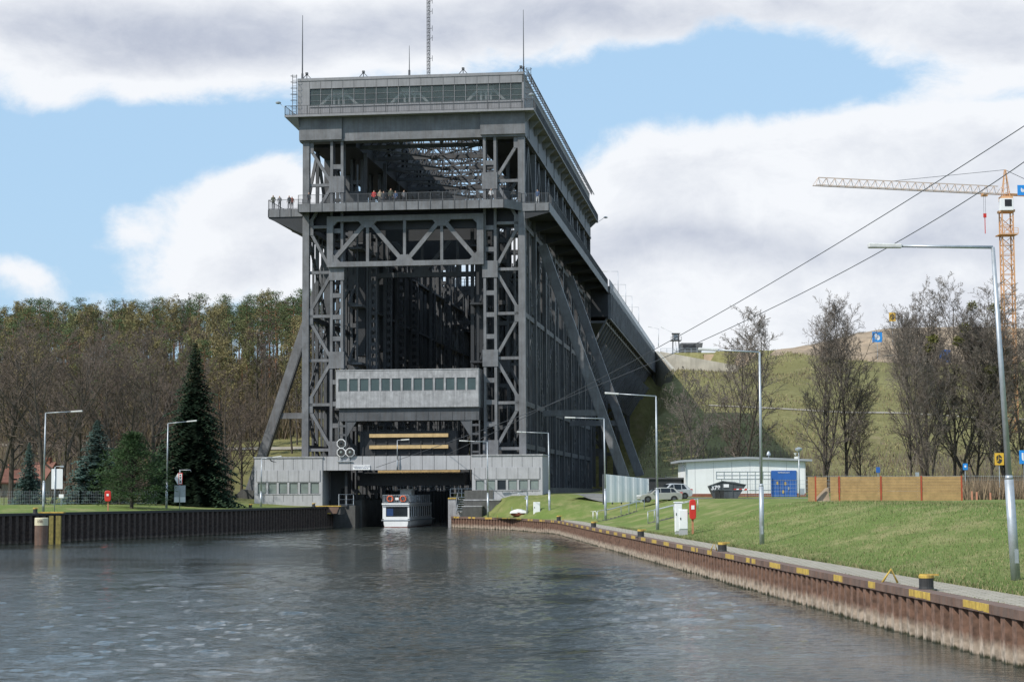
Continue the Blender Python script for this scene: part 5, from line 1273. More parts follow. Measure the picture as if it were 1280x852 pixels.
# crane
Yc = 330.; s = Yc/2400; x, _, zt = atY(1257,243,Yc); zg = gz(x, Yc)
cr = empty('tower_crane', (x,Yc,zg), 0, 'tall orange lattice tower crane with a long pale jib pointing left', 'crane')
J = zt-zg
m = MB(); hw = .95
for a in (-hw,hw):
    for b_ in (-hw,hw): m.beam((a,b_,-1),(a,b_,J-3.2),.2,.2)
z = 0; k = 0
while z < J-4.2:
    for f in ((-hw,-hw,hw,-hw),(hw,-hw,hw,hw),(hw,hw,-hw,hw),(-hw,hw,-hw,-hw)):
        m.beam((f[0],f[1],z),(f[2],f[3],z),.1,.1); m.beam((f[0],f[1],z if k%2 else z+1.7),(f[2],f[3],z+1.7 if k%2 else z),.1,.1)
    z += 1.7; k += 1
m.build('mast', M['orange'], cr)
m = MB(); m.box(-1.25,1.25,-1.25,1.25,J-3.2,J-2.8); m.lathe([(1.0,J-2.8),(1.05,J-1.5),(.8,J-1.2)],n=16); m.build('slewing_ring', M['orange'], cr); m = MB(); m.box(-1.6,1.6,-1.6,1.6,J-7.2,J-7.05); railing(m,(-1.6,-1.6),(1.6,-1.6),J-7.05,1,.8,0,.06); m.build('mast_platform', M['orange'], cr); m = MB(); m.box(-1,1,-1,1,J-1.2,J-.4); m.build('slewing_table', M['orange'], cr)
ang = math.radians(196); ja = Vector((math.cos(ang)*1.0, math.sin(ang), 0))    # jib swings towards the camera
tipw = atY(1015,228,1); # direction only
ja = Vector((-34.9,-11,0)).normalized(); jl = 36.6; side = Vector((-ja.y,ja.x,0))
JB = Vector((0,0,J)); 
m = MB(); n = 24; zt8 = 1.35
for sgn in (-1,1): m.beam(JB+side*.6*sgn, JB+side*.6*sgn+ja*jl, .14,.14)
m.beam(JB+Vector((0,0,zt8))+ja*1.5, JB+ja*(jl-.8)+Vector((0,0,zt8)), .14,.14)
for i in range(n):
    a = JB+ja*(jl*i/n); b2 = JB+ja*(jl*(i+.5)/n)+Vector((0,0,zt8)); c2 = JB+ja*(jl*(i+1)/n)
    for sgn in (-1,1): m.beam(a+side*.6*sgn, b2, .07,.07); m.beam(b2, c2+side*.6*sgn, .07,.07)
    m.beam(a-side*.6, a+side*.6, .07,.07)
m.build('jib', M['paleor'], cr)
m = MB(); apex = JB+Vector((0,0,4.3))
for a in (-.6,.6):
    for b_ in (-.6,.6): m.beam(JB+Vector((a,b_,-.4)), apex+Vector((a*.15,b_*.15,0)), .13,.13)
for k in range(5): f = k/5; w7 = .6*(1-f*.85); m.beam(JB+Vector((-w7,-w7,4.3*f)), JB+Vector((w7,-w7,4.3*f+.4)), .08,.08)
m.build('tower_head', M['orange'], cr)
m = MB(); m.beam(apex, JB+ja*22+Vector((0,0,zt8)), .07,.07); cjd = -ja; m.beam(apex, JB+cjd*10.5+Vector((0,0,.4)), .07,.07); m.build('tie_bar', M['cable'], cr)
m = MB()
for sgn in (-1,1): m.beam(JB+side*.55*sgn, JB+side*.55*sgn+cjd*12, .2,.25)
for k in range(7): m.beam(JB+cjd*(k*2)-side*.55, JB+cjd*(k*2)+side*.55, .1,.1)
m.build('counter_jib', M['orange'], cr)
m = MB(); c = JB+cjd*11; m.box(c.x-1.3,c.x+1.3,c.y-.7,c.y+.7,c.z-2.2,c.z+.3); m.build('counterweight', M['conc'], cr)
m = MB(); m.box(-1.3,.9,-1.6,-.3,J-3.0,J-.9); cb = m.build('cab', M['white_clean'], cr, bevel=.05); m = MB(); m.box(-.6,.6,-1.65,-1.605,J-2.3,J-1.1); m.build('cab_window', M['glass_dark'], cb)
sgx = (1267.5-1257)*s+.9; m = MB(); m.box(sgx-.55,sgx+1.1,-1.1,-1.0,J-.35,J+1.45); sn = m.build('blue_sign', M['bluesign'], cr)
g_ = MB()
for poly in GB: g_.prism([(sgx+.28+a*.5, J+.55+b_*.6) for a, b_ in poly], lambda u,v,d: (u,d,v), -1.13,-1.103)
g_.build('emblem', M['white_clean'], sn)
m = MB(); tp = JB+ja*4.2; m.box(tp.x-.5,tp.x+.5,tp.y-.5,tp.y+.5,tp.z-.5,tp.z-.1); m.build('trolley', M['orange'], cr)
m = MB(); m.beam(tp+Vector((-.15,0,-.5)), tp+Vector((-.15,0,-3.6)), .04,.04); m.beam(tp+Vector((.15,0,-.5)), tp+Vector((.15,0,-3.6)), .04,.04); m.build('hoist_rope', M['cable'], cr)
m = MB(); m.box(tp.x-.25,tp.x+.25,tp.y-.15,tp.y+.15,tp.z-4.2,tp.z-3.5); m.beam(tp+Vector((0,0,-4.2)), tp+Vector((0,0,-7.0)), .12,.12); m.build('hook_block', M['red'], cr)
# ------------------------------------------------------------------ overhead cables
def cable(pts, sag, label):
    P = [Vector(p) for p in pts]; m = MB(); out_ = []
    for i in range(41):
        t = i/40; 
        # piecewise quadratic through three points
        a, b_, c_ = P; out_.append(a*((1-t)*(1-2*t))+b_*(4*t*(1-t))+c_*(t*(2*t-1)))
    m.tube([tuple(p) for p in out_], .03, 5); o = m.build('overhead_cable', M['cable']); tag(o, label, 'cable', 'overhead cables')
cable([atY(560,567,224), atY(850,419,165), atY(1330,125,110)], 0, 'upper one of the two dark cables rising to the top right')
cable([atY(470,584,224), atY(886,422,160), atY(1330,166,108)], 0, 'lower one of the two dark cables rising to the top right')
# ------------------------------------------------------------------ passenger boat leaving the lift
bbk = -1.6; ba = tw(477.5,640,bbk)[0]; bw = tw(512,640,bbk)[0]-ba
pb = empty('passenger_boat', loc(ba,bbk,0), -TH-.01, 'white passenger boat with blue curtained cabin coming out of the lift', 'boat')
BLn = 17.
def loft(secs, m, mi=0, close=True):
    for r0, r1 in zip(secs, secs[1:]):
        for j in range(len(r0)-1): m.face([r0[j], r0[j+1], r1[j+1], r1[j]], mi)
m = MB(); secs = []
for t, k, zf in ((0,.86,.1),(.06,.97,0),(.2,1,0),(.8,1,0),(.95,.9,0),(1,.75,.1)):
    w7 = bw/2*k; c7 = bw/2; secs.append([(c7-w7,t*BLn,1.02),(c7-w7-.05,t*BLn,.75),(c7-w7,t*BLn,.3),(c7-w7*.8,t*BLn,-.5),(c7+w7*.8,t*BLn,-.5),(c7+w7,t*BLn,.3),(c7+w7+.05,t*BLn,.75),(c7+w7,t*BLn,1.02)])
loft(secs, m); m.face(list(reversed(secs[0]))); m.face(secs[-1]); m.build('hull', M['white'], pb)
m = MB(); secs2 = [[(x5+(-.012 if x5 < bw/2 else .012), y5, z5-.22) for x5, y5, z5 in r[2:4]] for r in secs]; loft(secs2, m); secs3 = [[(x5+.012, y5, z5-.22) for x5, y5, z5 in r[4:6]] for r in secs]; loft(secs3, m)
f0 = secs[0]; m.face([(f0[5][0],-.015,f0[5][2]-.22),(f0[4][0],-.015,f0[4][2]),(f0[3][0],-.015,f0[3][2]),(f0[2][0],-.015,f0[2][2]-.22)]); m.build('waterline_band', M['redhull'], pb)
m = MB(); m.box(-.06,bw+.06,-.06,BLn,.78,.9); m.build('rubbing_strake', M['galv'], pb)
m = MB(); m.box(.05,bw-.05,.1,BLn-2,1.0,1.25); m.box(.0,bw,-.12,BLn-2,2.65,2.85); m.box(.05,bw-.05,.0,BLn-2,2.45,2.65); m.box(.05,.45,.1,.3,1.25,2.45); m.box(bw-.25,bw-.05,.1,.3,1.25,2.45); m.box(.4,.52,BLn-2.3,BLn-2,1.25,2.45); m.box(bw-.25,bw-.05,BLn-2.3,BLn-2,1.25,2.45)
for k in range(10): b6 = 1.6+k*1.45; m.box(bw-.12,bw-.05,b6,b6+.22,1.25,2.45); m.box(.05,.12,b6,b6+.22,1.25,2.45)
m.build('cabin', M['white'], pb)
m = MB(); m.box(.45,bw-.25,.2,.23,1.25,2.45); m.build('front_window', M['glass_dark'], pb)
JKB = mat('navy_curtain', (.012,.045,.14), .8, 0, .2, 3); m = MB(); m.box(.5,1.3,.17,.195,1.35,2.2); m.build('curtain', JKB, pb)
m = MB(); m.box(bw-.14,bw-.125,.3,BLn-2.3,1.25,2.45); m.box(.125,.14,.3,BLn-2.3,1.25,2.45); m.build('side_window', M['glass_dark'], pb)
m = MB(); railing(m,(.1,0),(bw-.1,0),2.85,.95,.9,.2,.05,.025); railing(m,(bw-.1,0),(bw-.1,BLn-3),2.85,.95,1.4,.3,.05,.025); railing(m,(.1,0),(.1,BLn-3),2.85,.95,1.4,.3,.05,.025); m.build('deck_railing', M['galv'], pb)
M['lifebuoy'] = mat('orange_lifebuoy', (.6,.13,.06), .5, 0, .1)
for cx5 in (1.0, 2.55):
    m = MB(); ring = []
    for k in range(18): t = 2*PI*k/18; ring.append((cx5+.33*math.cos(t), -.1, 3.35+.33*math.sin(t)))
    m.tube(ring+[ring[0]], .09, 8, cap=False); m.build('lifebuoy', M['lifebuoy'], pb, smooth=True)
m = MB(); m.box(1.6,2.0,-.05,.0,3.2,3.5); m.build('bow_lamp', M['white_clean'], pb)
m = MB()
for k in range(9): m.beam((.6+.3*(k%3),2+k*1.3,2.85),(.6+.3*(k%3),2+k*1.3,3.5),.05,.05); m.box(.5,1.5,1.8+k*1.3,2.3+k*1.3,3.2,3.28); m.box(2.0,3.0,1.8+k*1.3,2.3+k*1.3,3.2,3.28)
m.build('deck_benches', M['steel_light'], pb)
m = MB(); m.box(1.1,2.5,5.5,7.5,2.85,4.4); m.tube([(2.6,6,2.9),(2.6,6,5.0)], .05, 6); m.box(.9,2.7,5.3,7.8,4.4,4.5); m.build('wheelhouse', M['white'], pb)
# ------------------------------------------------------------------ people
def person_mesh(seed, jacket, trous, hair, arm=0.0, lean=0):
    rnd = random.Random(seed); me = bpy.data.meshes.new('person'); H_ = 1.75
    V_ = [(0,0,.95),(0,0,1.15),(0,0,1.38),(0,0,1.50),(0,-.01,1.60),(0,-.005,1.70),(0,-.11,1.62)]   # pelvis..head, nose
    R_ = [.14,.14,.16,.06,.085,.09,.02]; E_ = [(0,1),(1,2),(2,3),(3,4),(4,5),(4,6)]
    for s_ in (-1,1):
        b7 = len(V_)
        V_ += [(.09*s_,0,.88),(.10*s_,-.02+.04*s_,.48),(.11*s_,.04*s_,.08),(.12*s_,-.16+.04*s_,.04)]; R_ += [.09,.062,.045,.035]
        E_ += [(0,b7),(b7,b7+1),(b7+1,b7+2),(b7+2,b7+3)]
        a7 = len(V_); fo = -.25*arm
        V_ += [(.19*s_,0,1.40),(.25*s_,.02,1.14),(.24*s_,fo-.05,.92+.25*arm),(.235*s_,fo-.08,.84+.3*arm)]; R_ += [.062,.045,.034,.03]
        E_ += [(2,a7),(a7,a7+1),(a7+1,a7+2),(a7+2,a7+3)]
        for f in range(5):
            n7 = len(V_); dx = (f-1.5)*.018 if f < 4 else 0
            if f < 4: V_ += [(.235*s_+.004*s_, fo-.09-dx, .80+.3*arm),(.23*s_, fo-.10-dx, .755+.3*arm+.008*abs(f-1.5))]
            else: V_ += [(.215*s_, fo-.13, .82+.3*arm),(.205*s_, fo-.145, .79+.3*arm)]
            R_ += [.009,.008]; E_ += [(a7+3,n7),(n7,n7+1)]
    me.from_pydata(V_, E_, []); o = bpy.data.objects.new('person', me); C.objects.link(o)
    o.modifiers.new('skin', 'SKIN'); o.modifiers.new('sub', 'SUBSURF').levels = 1; o.modifiers['sub'].render_levels = 1
    sv = me.skin_vertices[0].data if me.skin_vertices else None
    if sv is None:
        bpy.context.view_layer.objects.active = o; me.skin_vertices  # created with the modifier in the UI only
    return o, R_
def build_person(pos, rz, jacket, trous, hair, label, arm=0.0, sc=1.0):
    o, R_ = person_mesh(int(pos[0]*7), jacket, trous, hair, arm)
    me = o.data
    if not me.skin_vertices:
        bpy.context.view_layer.objects.active = o; o.select_set(True)
        bpy.ops.object.modifier_remove(modifier='skin'); bpy.ops.object.modifier_add(type='SKIN')
        bpy.ops.object.modifier_move_to_index(modifier=o.modifiers[-1].name, index=0); o.select_set(False)
    for v, r in zip(me.skin_vertices[0].data, R_): v.radius = (r, r*(.75 if r > .12 else 1))
    me.skin_vertices[0].data[0].use_root = True
    dg = bpy.context.evaluated_depsgraph_get(); m2 = bpy.data.meshes.new_from_object(o.evaluated_get(dg)); o.modifiers.clear(); o.data = m2
    for q7 in (M['skinmat'], jacket, trous, hair, M['rubber']): m2.materials.append(q7)
    for p in m2.polygons:
        c7 = p.center; z7 = c7.z
        if z7 < .10: k7 = 4
        elif z7 < .93 and abs(c7.x) < .19: k7 = 2
        elif z7 > 1.50: k7 = 3 if (z7 > 1.70 or (c7.y > .02 and z7 > 1.56)) else 0
        elif abs(c7.x) > .19 and z7 < .88+.28*arm: k7 = 0
        else: k7 = 1
        p.material_index = k7; p.use_smooth = True
    o.location = pos; o.rotation_euler.z = rz; o.scale = (sc,)*3; tag(o, label, 'person', 'visitors on the lift walkway')
JK = {n: mat('cloth_'+n, c, .85, 0, .15, 8) for n, c in dict(olive=(.07,.075,.05), grey=(.16,.16,.17), red=(.5,.03,.03), dark=(.03,.035,.045), beige=(.36,.29,.2), white=(.6,.6,.6), blue=(.05,.09,.18), rust=(.3,.08,.05)).items()}
hair = {n: mat('hair_'+n, c, .8) for n, c in dict(dark=(.03,.02,.015), blond=(.3,.22,.12), grey=(.35,.34,.33)).items()}
PE = [(341.5,0.35,38.25,'olive','dark','dark','person in an olive coat at the far left end of the walkway',.3,1.06),(349.5,.4,38.25,'grey','dark','grey','person in a grey jacket, second from the left end of the walkway',.5,1),
      (361.5,.35,38.25,'dark','dark','dark','person in a dark jacket close beside the red jacketed one on the left wing',.2,1),(365,.9,38.25,'rust','grey','blond','person in a dull red jacket on the left wing of the walkway',.4,.98),
      (386,-1.6,38.3,'dark','dark','dark','person in dark clothes by the left tower column',.2,.97),(467.5,-1.5,38.3,'red','dark','dark','person in a bright red jacket at the middle of the walkway',.5,1.02),
      (475,-1.5,38.3,'beige','grey','blond','person in a beige jacket right of the bright red one',.5,1.03),(479.5,.8,38.4,'dark','dark','grey','person in dark clothes behind the beige jacketed one',.3,1.1),
      (488.5,-.6,38.4,'olive','dark','dark','tall person in an olive jacket near the middle of the walkway',.4,1.15),(494.5,.6,38.4,'blue','dark','blond','person in a dark blue jacket, rightmost of the middle group',.4,1.08),
      (505,-1.2,38.3,'grey','dark','blond','person in grey alone right of the middle group',.5,1),(614,-.8,38.3,'white','dark','grey','person in a white jacket by the right laced column',.5,1.0),
      (655,1.2,38.3,'white','grey','grey','person in white beside the right tower column',.4,1),(672,.8,38.3,'blue','white','dark','person in blue and white on the right wing of the walkway',.5,1)]
for px, b_, z, j_, t_, h_, lab, arm, sc in PE:
    a = tw(px, 255, b_)[0]; build_person(loc(a,b_,z), -TH+random.uniform(-.5,.5), JK[j_], JK[t_], hair[h_], lab, arm, sc)
# ------------------------------------------------------------------ bird in flight
bx_, by_, bz_ = atY(340,576,200); m = MB()
m.tube([(-.28,0,.12),(-.12,0,.05),(.08,0,-.04),(.3,0,-.13)], [.02,.075,.07,.02], 8)
m.face([(-.1,0,.06),(.08,0,-.02),(-.15,-.45,.25),(-.42,-.75,.32),(-.34,-.35,.24)]); m.face([(.08,0,-.03),(-.08,0,.05),(.2,.4,-.02),(.62,.7,-.22),(.4,.35,-.18)]); m.face([(.25,0,-.1),(.5,.06,-.24),(.5,-.06,-.22)])
o = m.build('bird', M['black'], loc=(bx_,by_,bz_)); o.scale = (.75,)*3; tag(o, 'dark bird gliding past the left concrete building', 'bird')
# ================================================================== PART 3: vegetation
def rvec(r): return Vector((r.uniform(-1,1), r.uniform(-1,1), r.uniform(-1,1)))
def bare_tree(seed, H, R=None, limbs=12, l2=6, l3=6, l4=5, upr=.55, base=.18, tr=None, fork=0, tw_r=.014, leafmat_=None, nleaf=0, leafs=.2, tm=None, wm=None, mist=0, link=True, sway=.12, oval=False):
    r = random.Random(seed); T_ = MB(); Cn = MB(); Lf = MB(); tr = tr or H*.014; tips = []
    def seg(p, d, L, r0, r1, n, wob, up_, mb, ns):
        pts = [p.copy()]; q_ = p.copy(); dd = d.normalized()
        for i in range(ns):
            dd = (dd+rvec(r)*wob+Vector((0,0,up_))).normalized(); q_ = q_+dd*(L/ns); pts.append(q_.copy())
        rad = [r0+(r1-r0)*i/ns for i in range(ns+1)]; mb.tube(pts, rad, n, cap=False); return pts
    def spawn(pts, L, lev, rr, cnt, t0=.25):
        for k in range(cnt):
            t = t0+(1-t0)*(k+r.random())/cnt; i = min(len(pts)-2, int(t*(len(pts)-1))); f = t*(len(pts)-1)-i
            p = pts[i].lerp(pts[i+1], f); ax = (pts[i+1]-pts[i]).normalized()
            out = (rvec(r)); out = (out-ax*out.dot(ax)).normalized()
            d = (ax*(.75 if lev < 4 else .6)+out*(.75 if lev > 1 else 1)).normalized()
            ll = L*(1-.55*t)*r.uniform(.7,1.15)
            if lev == 2:
                q_ = seg(p, d, ll, rr*.55, rr*.2, 4, .22, .06, Cn, 4); spawn(q_, ll*.55, 3, rr*.42, l3)
            elif lev == 3:
                q_ = seg(p, d, ll, max(tw_r*1.5,rr*.5), tw_r, 3, .3, .05, Cn, 3); spawn(q_, ll*.55, 4, rr*.4, l4, .1); tips.append(q_[-1])
            else:
                q_ = seg(p, d, ll, tw_r, tw_r*.45, 3, .35, .04, Cn, 2); tips.append(q_[-1])
    stems = fork or 1
    for s_ in range(stems):
        d = Vector((0,0,1)) if stems == 1 else Vector((r.uniform(-.3,.3), r.uniform(-.3,.3), 1)); p0 = Vector((0,0,-.3)) if stems == 1 else Vector((r.uniform(-.4,.4), r.uniform(-.4,.4), -.3))
        hh = H*(1 if s_ == 0 else r.uniform(.75,.98)); trk = seg(p0, d, hh, tr/(1 if stems == 1 else 1.4), tr*.08, 8, sway*.35, .03, T_, 12)
        nl = max(4, limbs//stems)
        for k in range(nl):
            t = base+(1-base)*((k+r.random()*.8)/nl)**.9; t = min(t,.97); i = min(len(trk)-2,int(t*12)); p = trk[i].lerp(trk[i+1], t*12-i)
            a = r.uniform(0,2*PI)+k*2.4; L = (R or H*.3)*((1.05-.55*t) if not oval else (.42+.72*math.sin(PI*min(1,t*.98+.02))**.8))*r.uniform(.75,1.2)*1.3
            dd = Vector((math.cos(a), math.sin(a), upr+.9*t*upr)).normalized(); rl = tr*(1-t)*.34+.022
            q_ = seg(p, dd, L, rl, rl*.25, 5, .16, .10*upr, T_, 6); spawn(q_, L*.5, 2, rl, l2)
    for i in range(nleaf):
        c = r.choice(tips)+rvec(r)*.35
        a, b_ = rvec(r)*leafs, rvec(r)*leafs; Lf.face([c, c+a, c+b_])
    e = bpy.data.objects.new('bare_tree', None)
    obs = []
    for nm, mb, mt in (('trunk', T_, tm or M['bark']), ('crown', Cn, wm or M['twig']), ('leaves', Lf, leafmat_)):
        if mb.f: obs.append((nm, mb.mesh(nm, mt)))
    if mist:
        for k in range(mist):
            mb = MB(); c = r.choice([q7 for q7 in tips if q7.z > H*(.55 if k else .9)])
            for i in range(420):
                v = rvec(r); 
                if v.length > 1: continue
                v = c+v*.5; a, b_ = rvec(r)*.2, rvec(r)*.2; mb.face([v, v+a, v+b_])
            obs.append(('mistletoe', mb.mesh('mistletoe', M['leaf_mist'])))
    return obs
def place(proto, nm, pos, rz, sc, label, cat='tree', group=None, children_ok=True):
    e = bpy.data.objects.new(nm, None); C.objects.link(e); e.location = pos; e.rotation_euler.z = rz; e.scale = sc if hasattr(sc, '__len__') else (sc,)*3
    tag(e, label, cat, group)
    for n_, me in proto:
        o = bpy.data.objects.new(n_, me); C.objects.link(o); o.parent = e
    return e
def pine_proto(seed, H, cb=.55, R=2.6, mt='leaf_scots', dens=1.0):
    r = random.Random(seed); T_ = MB(); L_ = MB(); p = Vector((0,0,-.3)); pts = [p.copy()]
    for i in range(8): p = p+Vector((r.uniform(-.12,.12), r.uniform(-.12,.12), H/8)); pts.append(p.copy())
    T_.tube(pts, [.24-.025*i for i in range(9)], 7, cap=False)
    for k in range(22):
        t = cb+(1-cb)*(k/21)**.9; z = H*t; a = k*2.4+r.random(); L = R*(1.05-.7*((t-cb)/(1-cb))**1.6)*r.uniform(.6,1.15); b0 = pts[min(7,int(t*8))].lerp(pts[min(8,int(t*8)+1)], .5); b0.z = z
        tip = b0+Vector((math.cos(a)*L, math.sin(a)*L, r.uniform(-.1,.9))); T_.tube([b0, b0.lerp(tip,.5)+Vector((0,0,-.1)), tip], [.07,.05,.03], 4, cap=False)
        for c, rr in ((tip,.95),(b0.lerp(tip,.6),.75)):
            for i in range(int(105*dens)):
                v = rvec(r)
                if v.length > 1: continue
                v = c+Vector((v.x*rr*1.15, v.y*rr*1.15, v.z*rr*.55+.15)); a1, b1 = rvec(r)*.18, rvec(r)*.18; L_.face([v, v+a1, v+b1])
    return [('trunk', T_.mesh('trunk', M['bark_r'])), ('crown', L_.mesh('crown', M[mt]))]
def spruce_proto(seed, H, R, mt, whorls=46, per=10, droop=.35, leaf=.16, zb=.03):
    r = random.Random(seed); T_ = MB(); L_ = MB(); T_.tube([(0,0,-.3),(0,0,H*.5),(0,0,H*.98)], [H*.014,H*.008,.02], 8, cap=False)
    for w7 in range(whorls):
        t = zb+(1-zb)*(w7/whorls); z = H*t; n = per
        wv7 = r.uniform(.82,1.1)
        for k in range(n):
            if r.random() < .14: continue
            a = k*2*PI/n+w7*.7+r.uniform(-.25,.25); L = R*wv7*(1+.12*math.cos(a-1)*math.sin(t*9))*(1-t)**.9*r.uniform(.6,1.18)+.03
            if r.random() < .07: L *= 1.15
            d = Vector((math.cos(a), math.sin(a), 0)); sd = Vector((-d.y,d.x,0)); ns = max(5, int(L/.16))
            for i in range(ns):
                f = (i+r.random())/ns; zz = z-droop*L*f*f+.12*L*f*(1 if t > .7 else .2); c = d*(L*f)+Vector((0,0,zz))+r.uniform(-.1,.1)*sd
                wd = leaf*(1.6-.8*f)*(1-.72*t*t)
                for s_ in (-1,1):
                    q_ = c+sd*s_*wd*r.uniform(.7,2.3)+Vector((0,0,-r.uniform(.05,.38)*(1-.6*t)))+d*r.uniform(0,.15); L_.face([c-d*.05, c+d*wd*1.1+Vector((0,0,-.04)), q_])
    return [('trunk', T_.mesh('trunk', M['bark'])), ('crown', L_.mesh('crown', M[mt]))]
def bush_pine(seed, H, R, mt):
    r = random.Random(seed); T_ = MB(); L_ = MB(); T_.tube([(0,0,-.3),(0,0,H*.8)], [.16,.04], 7, cap=False)
    for k in range(260):
        t = r.random()**.8; z = H*(.05+.9*t); rad = R*(math.sin(PI*min(1,.34+.66*t)))**.8*r.uniform(.35,1.05)*(1 if t < .75 else .9); a = r.uniform(0,2*PI)
        c = Vector((math.cos(a)*rad, math.sin(a)*rad, z)); T_.tube([(0,0,z*.8),tuple(c)], [.03,.015], 3, cap=False); rr = r.uniform(.4,.75)
        for i in range(110):
            v = rvec(r)
            if v.length > 1: continue
            v = c+Vector((v.x,v.y,v.z*.75))*rr; a1 = (v-c+Vector((0,0,.2))).normalized()*.22+rvec(r)*.05; L_.face([v, v+a1, v+rvec(r)*.09])
    return [('trunk', T_.mesh('trunk', M['bark'])), ('crown', L_.mesh('crown', M[mt]))]
rt = random.Random(21)
# ---- right side bare trees
RP = [bare_tree(31,19,R=4.6,limbs=40,l2=8,l3=7,l4=6,upr=1.35,base=.10,tw_r=.0105,fork=2,tr=.2,oval=True), bare_tree(32,19,R=4.4,limbs=42,l2=8,l3=7,l4=6,upr=1.45,base=.10,tw_r=.0105,fork=3,tr=.22,oval=True), bare_tree(33,19,R=5.0,limbs=38,l2=8,l3=7,l4=6,upr=1.2,base=.12,tw_r=.0105,tr=.2,oval=True), bare_tree(34,19,R=4.8,limbs=40,l2=8,l3=7,l4=6,upr=1.3,base=.12,tw_r=.0105,fork=2,mist=7,tr=.21,oval=True)]
RT = [(930,391,232,0,1.0,'tall bare tree with upright limbs rising behind the workshop'),(1030,397,229,1,.85,'left half of the bare tree pair behind the workshop end'),(1058,386,233,2,.82,'right half of the bare tree pair, broader and taller, behind the timber fence'),
      (1139,400,226,2,.6,'bare tree left of the mistletoe tree'),(1157,372,232,1,.85,'tall bare tree with many upright stems behind the timber fence'),(1187,368,226,3,.95,'bare tree carrying green mistletoe balls near its top'),
      (1216,388,234,0,1.0,'bare tree right of the mistletoe tree'),(1262,372,228,3,1.05,'bare tree behind the nearest lamp with mistletoe clumps'),(1240,420,222,2,.9,'lower bare tree left of the nearest lamp'),(1285,395,224,1,.9,'bare tree cut by the right edge'),
      (1168,410,222,0,.85,'shorter bare tree between the mistletoe tree and its left neighbour'),(1076,500,238,2,.9,'small bare tree right of the tree pair')]
for k, (px, py, Y, pi, w7, lab) in enumerate(RT):
    x, y, z = base(px, Y); H = atY(px, py, Y)[2]-z; sc = H/20.; place(RP[pi], 'bare_tree', (x,y,z-.1), rt.uniform(0,6), (sc*w7*1.2,sc*w7*1.2,sc), lab, group='bare trees at the foot of the right hill')
SP = bare_tree(41,10,R=2.4,limbs=18,l2=6,l3=5,l4=3,upr=.8,base=.25,tw_r=.012,tr=.1,oval=True)
for px, py, Y, lab in ((866,470,214,'slender young bare tree left of the workshop'),(878,486,222,'second slender young bare tree beside the workshop'),(852,500,230,'faint young bare tree in the shade of the bridge')):
    x, y, z = base(px, Y); H = atY(px, py, Y)[2]-z; place(SP, 'young_bare_tree', (x,y,z-.1), rt.uniform(0,6), H/10., lab, group='young bare trees by the workshop')
# ---- left bank conifers
def conifer(proto, px, pyb, pyt, Y, Hp, nm, lab, wsc=1.0):
    x, y, z = base(px, Y); H = atY(px, pyt, Y)[2]-z; s_ = H/Hp; place(proto, nm, (x,y,z-.1), .7, (s_*wsc,s_*wsc,s_), lab)
S1 = spruce_proto(51, 18, 3.9, 'leaf_spruce', 104, 15, .4, .2); S2 = spruce_proto(52, 9, 2.7, 'leaf_blue', 60, 13, .15, .17); S3 = bush_pine(53, 9, 3.0, 'leaf_pine'); S4 = spruce_proto(54, 9, 2.6, 'leaf_spruce', 56, 13, .3, .17)
conifer(S1, 243, 634, 426, 203, 18, 'spruce', 'tall pointed dark green spruce, the tallest conifer on the left bank', 1.42)
conifer(S3, 165, 636, 537, 186, 9, 'pine', 'rounded bushy green pine in the middle of the left bank', 1.45)
conifer(S2, 121, 630, 522, 200, 9, 'blue_spruce', 'large blue spruce behind the rounded pine', 1.5)
conifer(S2, 36, 620, 550, 205, 9, 'blue_spruce', 'small blue spruce at the left edge behind the lawn', .95)
conifer(S4, 202, 634, 548, 204, 9, 'spruce', 'small dark spruce between the rounded pine and the tallest spruce', 1.2)
conifer(S3, 150, 634, 570, 196, 9, 'pine', 'low pine bush at the left foot of the rounded pine', 1.0)
# ---- left bare trees in front of the forest
LP = [bare_tree(61,17,R=6.0,limbs=22,l2=6,l3=6,l4=5,upr=.6,base=.2,tw_r=.015,wm=M['twig_b'],tr=.34,oval=True), bare_tree(62,17,R=5.2,limbs=24,l2=6,l3=6,l4=5,upr=.8,base=.18,tw_r=.015,wm=M['twig_b'],fork=2,tr=.34,oval=True)]
LT = [(14,440,218),(60,418,212),(100,452,226),(150,462,222),(192,440,230),(284,470,246),(302,520,254),(-14,430,214),(128,440,250),(218,455,250),(36,470,240),(320,490,290),(80,470,250),(170,470,256)]
for k, (px, py, Y) in enumerate(LT):
    x, y, z = base(px, Y); H = atY(px, py, Y)[2]-z; sc = H/17.; place(LP[k % 2], 'bare_tree', (x,y,z-.1), rt.uniform(0,6), (sc*1.05,sc*1.05,sc), 'brown bare broadleaf tree between the left bank conifers and the wooded hillside', group='brown bare trees below the wooded hillside')
# ---- forest on the hillside
FP = {'pine': [pine_proto(71,16), pine_proto(72,17,.62,2.2), pine_proto(73,15,.5,3.0)],
      'olive': [bare_tree(81,15,R=4.0,limbs=14,l2=5,l3=4,l4=3,upr=.8,base=.35,tw_r=.03,wm=M['twig_o'],leafmat_=M['leaf_bud'],nleaf=2800,leafs=.2,tr=.17), bare_tree(82,14,R=3.6,limbs=14,l2=5,l3=4,l4=3,upr=.9,base=.4,tw_r=.03,wm=M['twig_o'],leafmat_=M['leaf_green'],nleaf=1700,leafs=.19,tr=.16)],
      'brown': [bare_tree(83,14,R=3.8,limbs=15,l2=5,l3=5,l4=3,upr=.7,base=.3,tw_r=.03,wm=M['twig_b'],leafmat_=M['leaf_brown'],nleaf=1100,leafs=.18,tr=.16), bare_tree(84,15,R=3.4,limbs=15,l2=5,l3=5,l4=3,upr=.9,base=.35,tw_r=.03,wm=M['twig'],tr=.17)]}
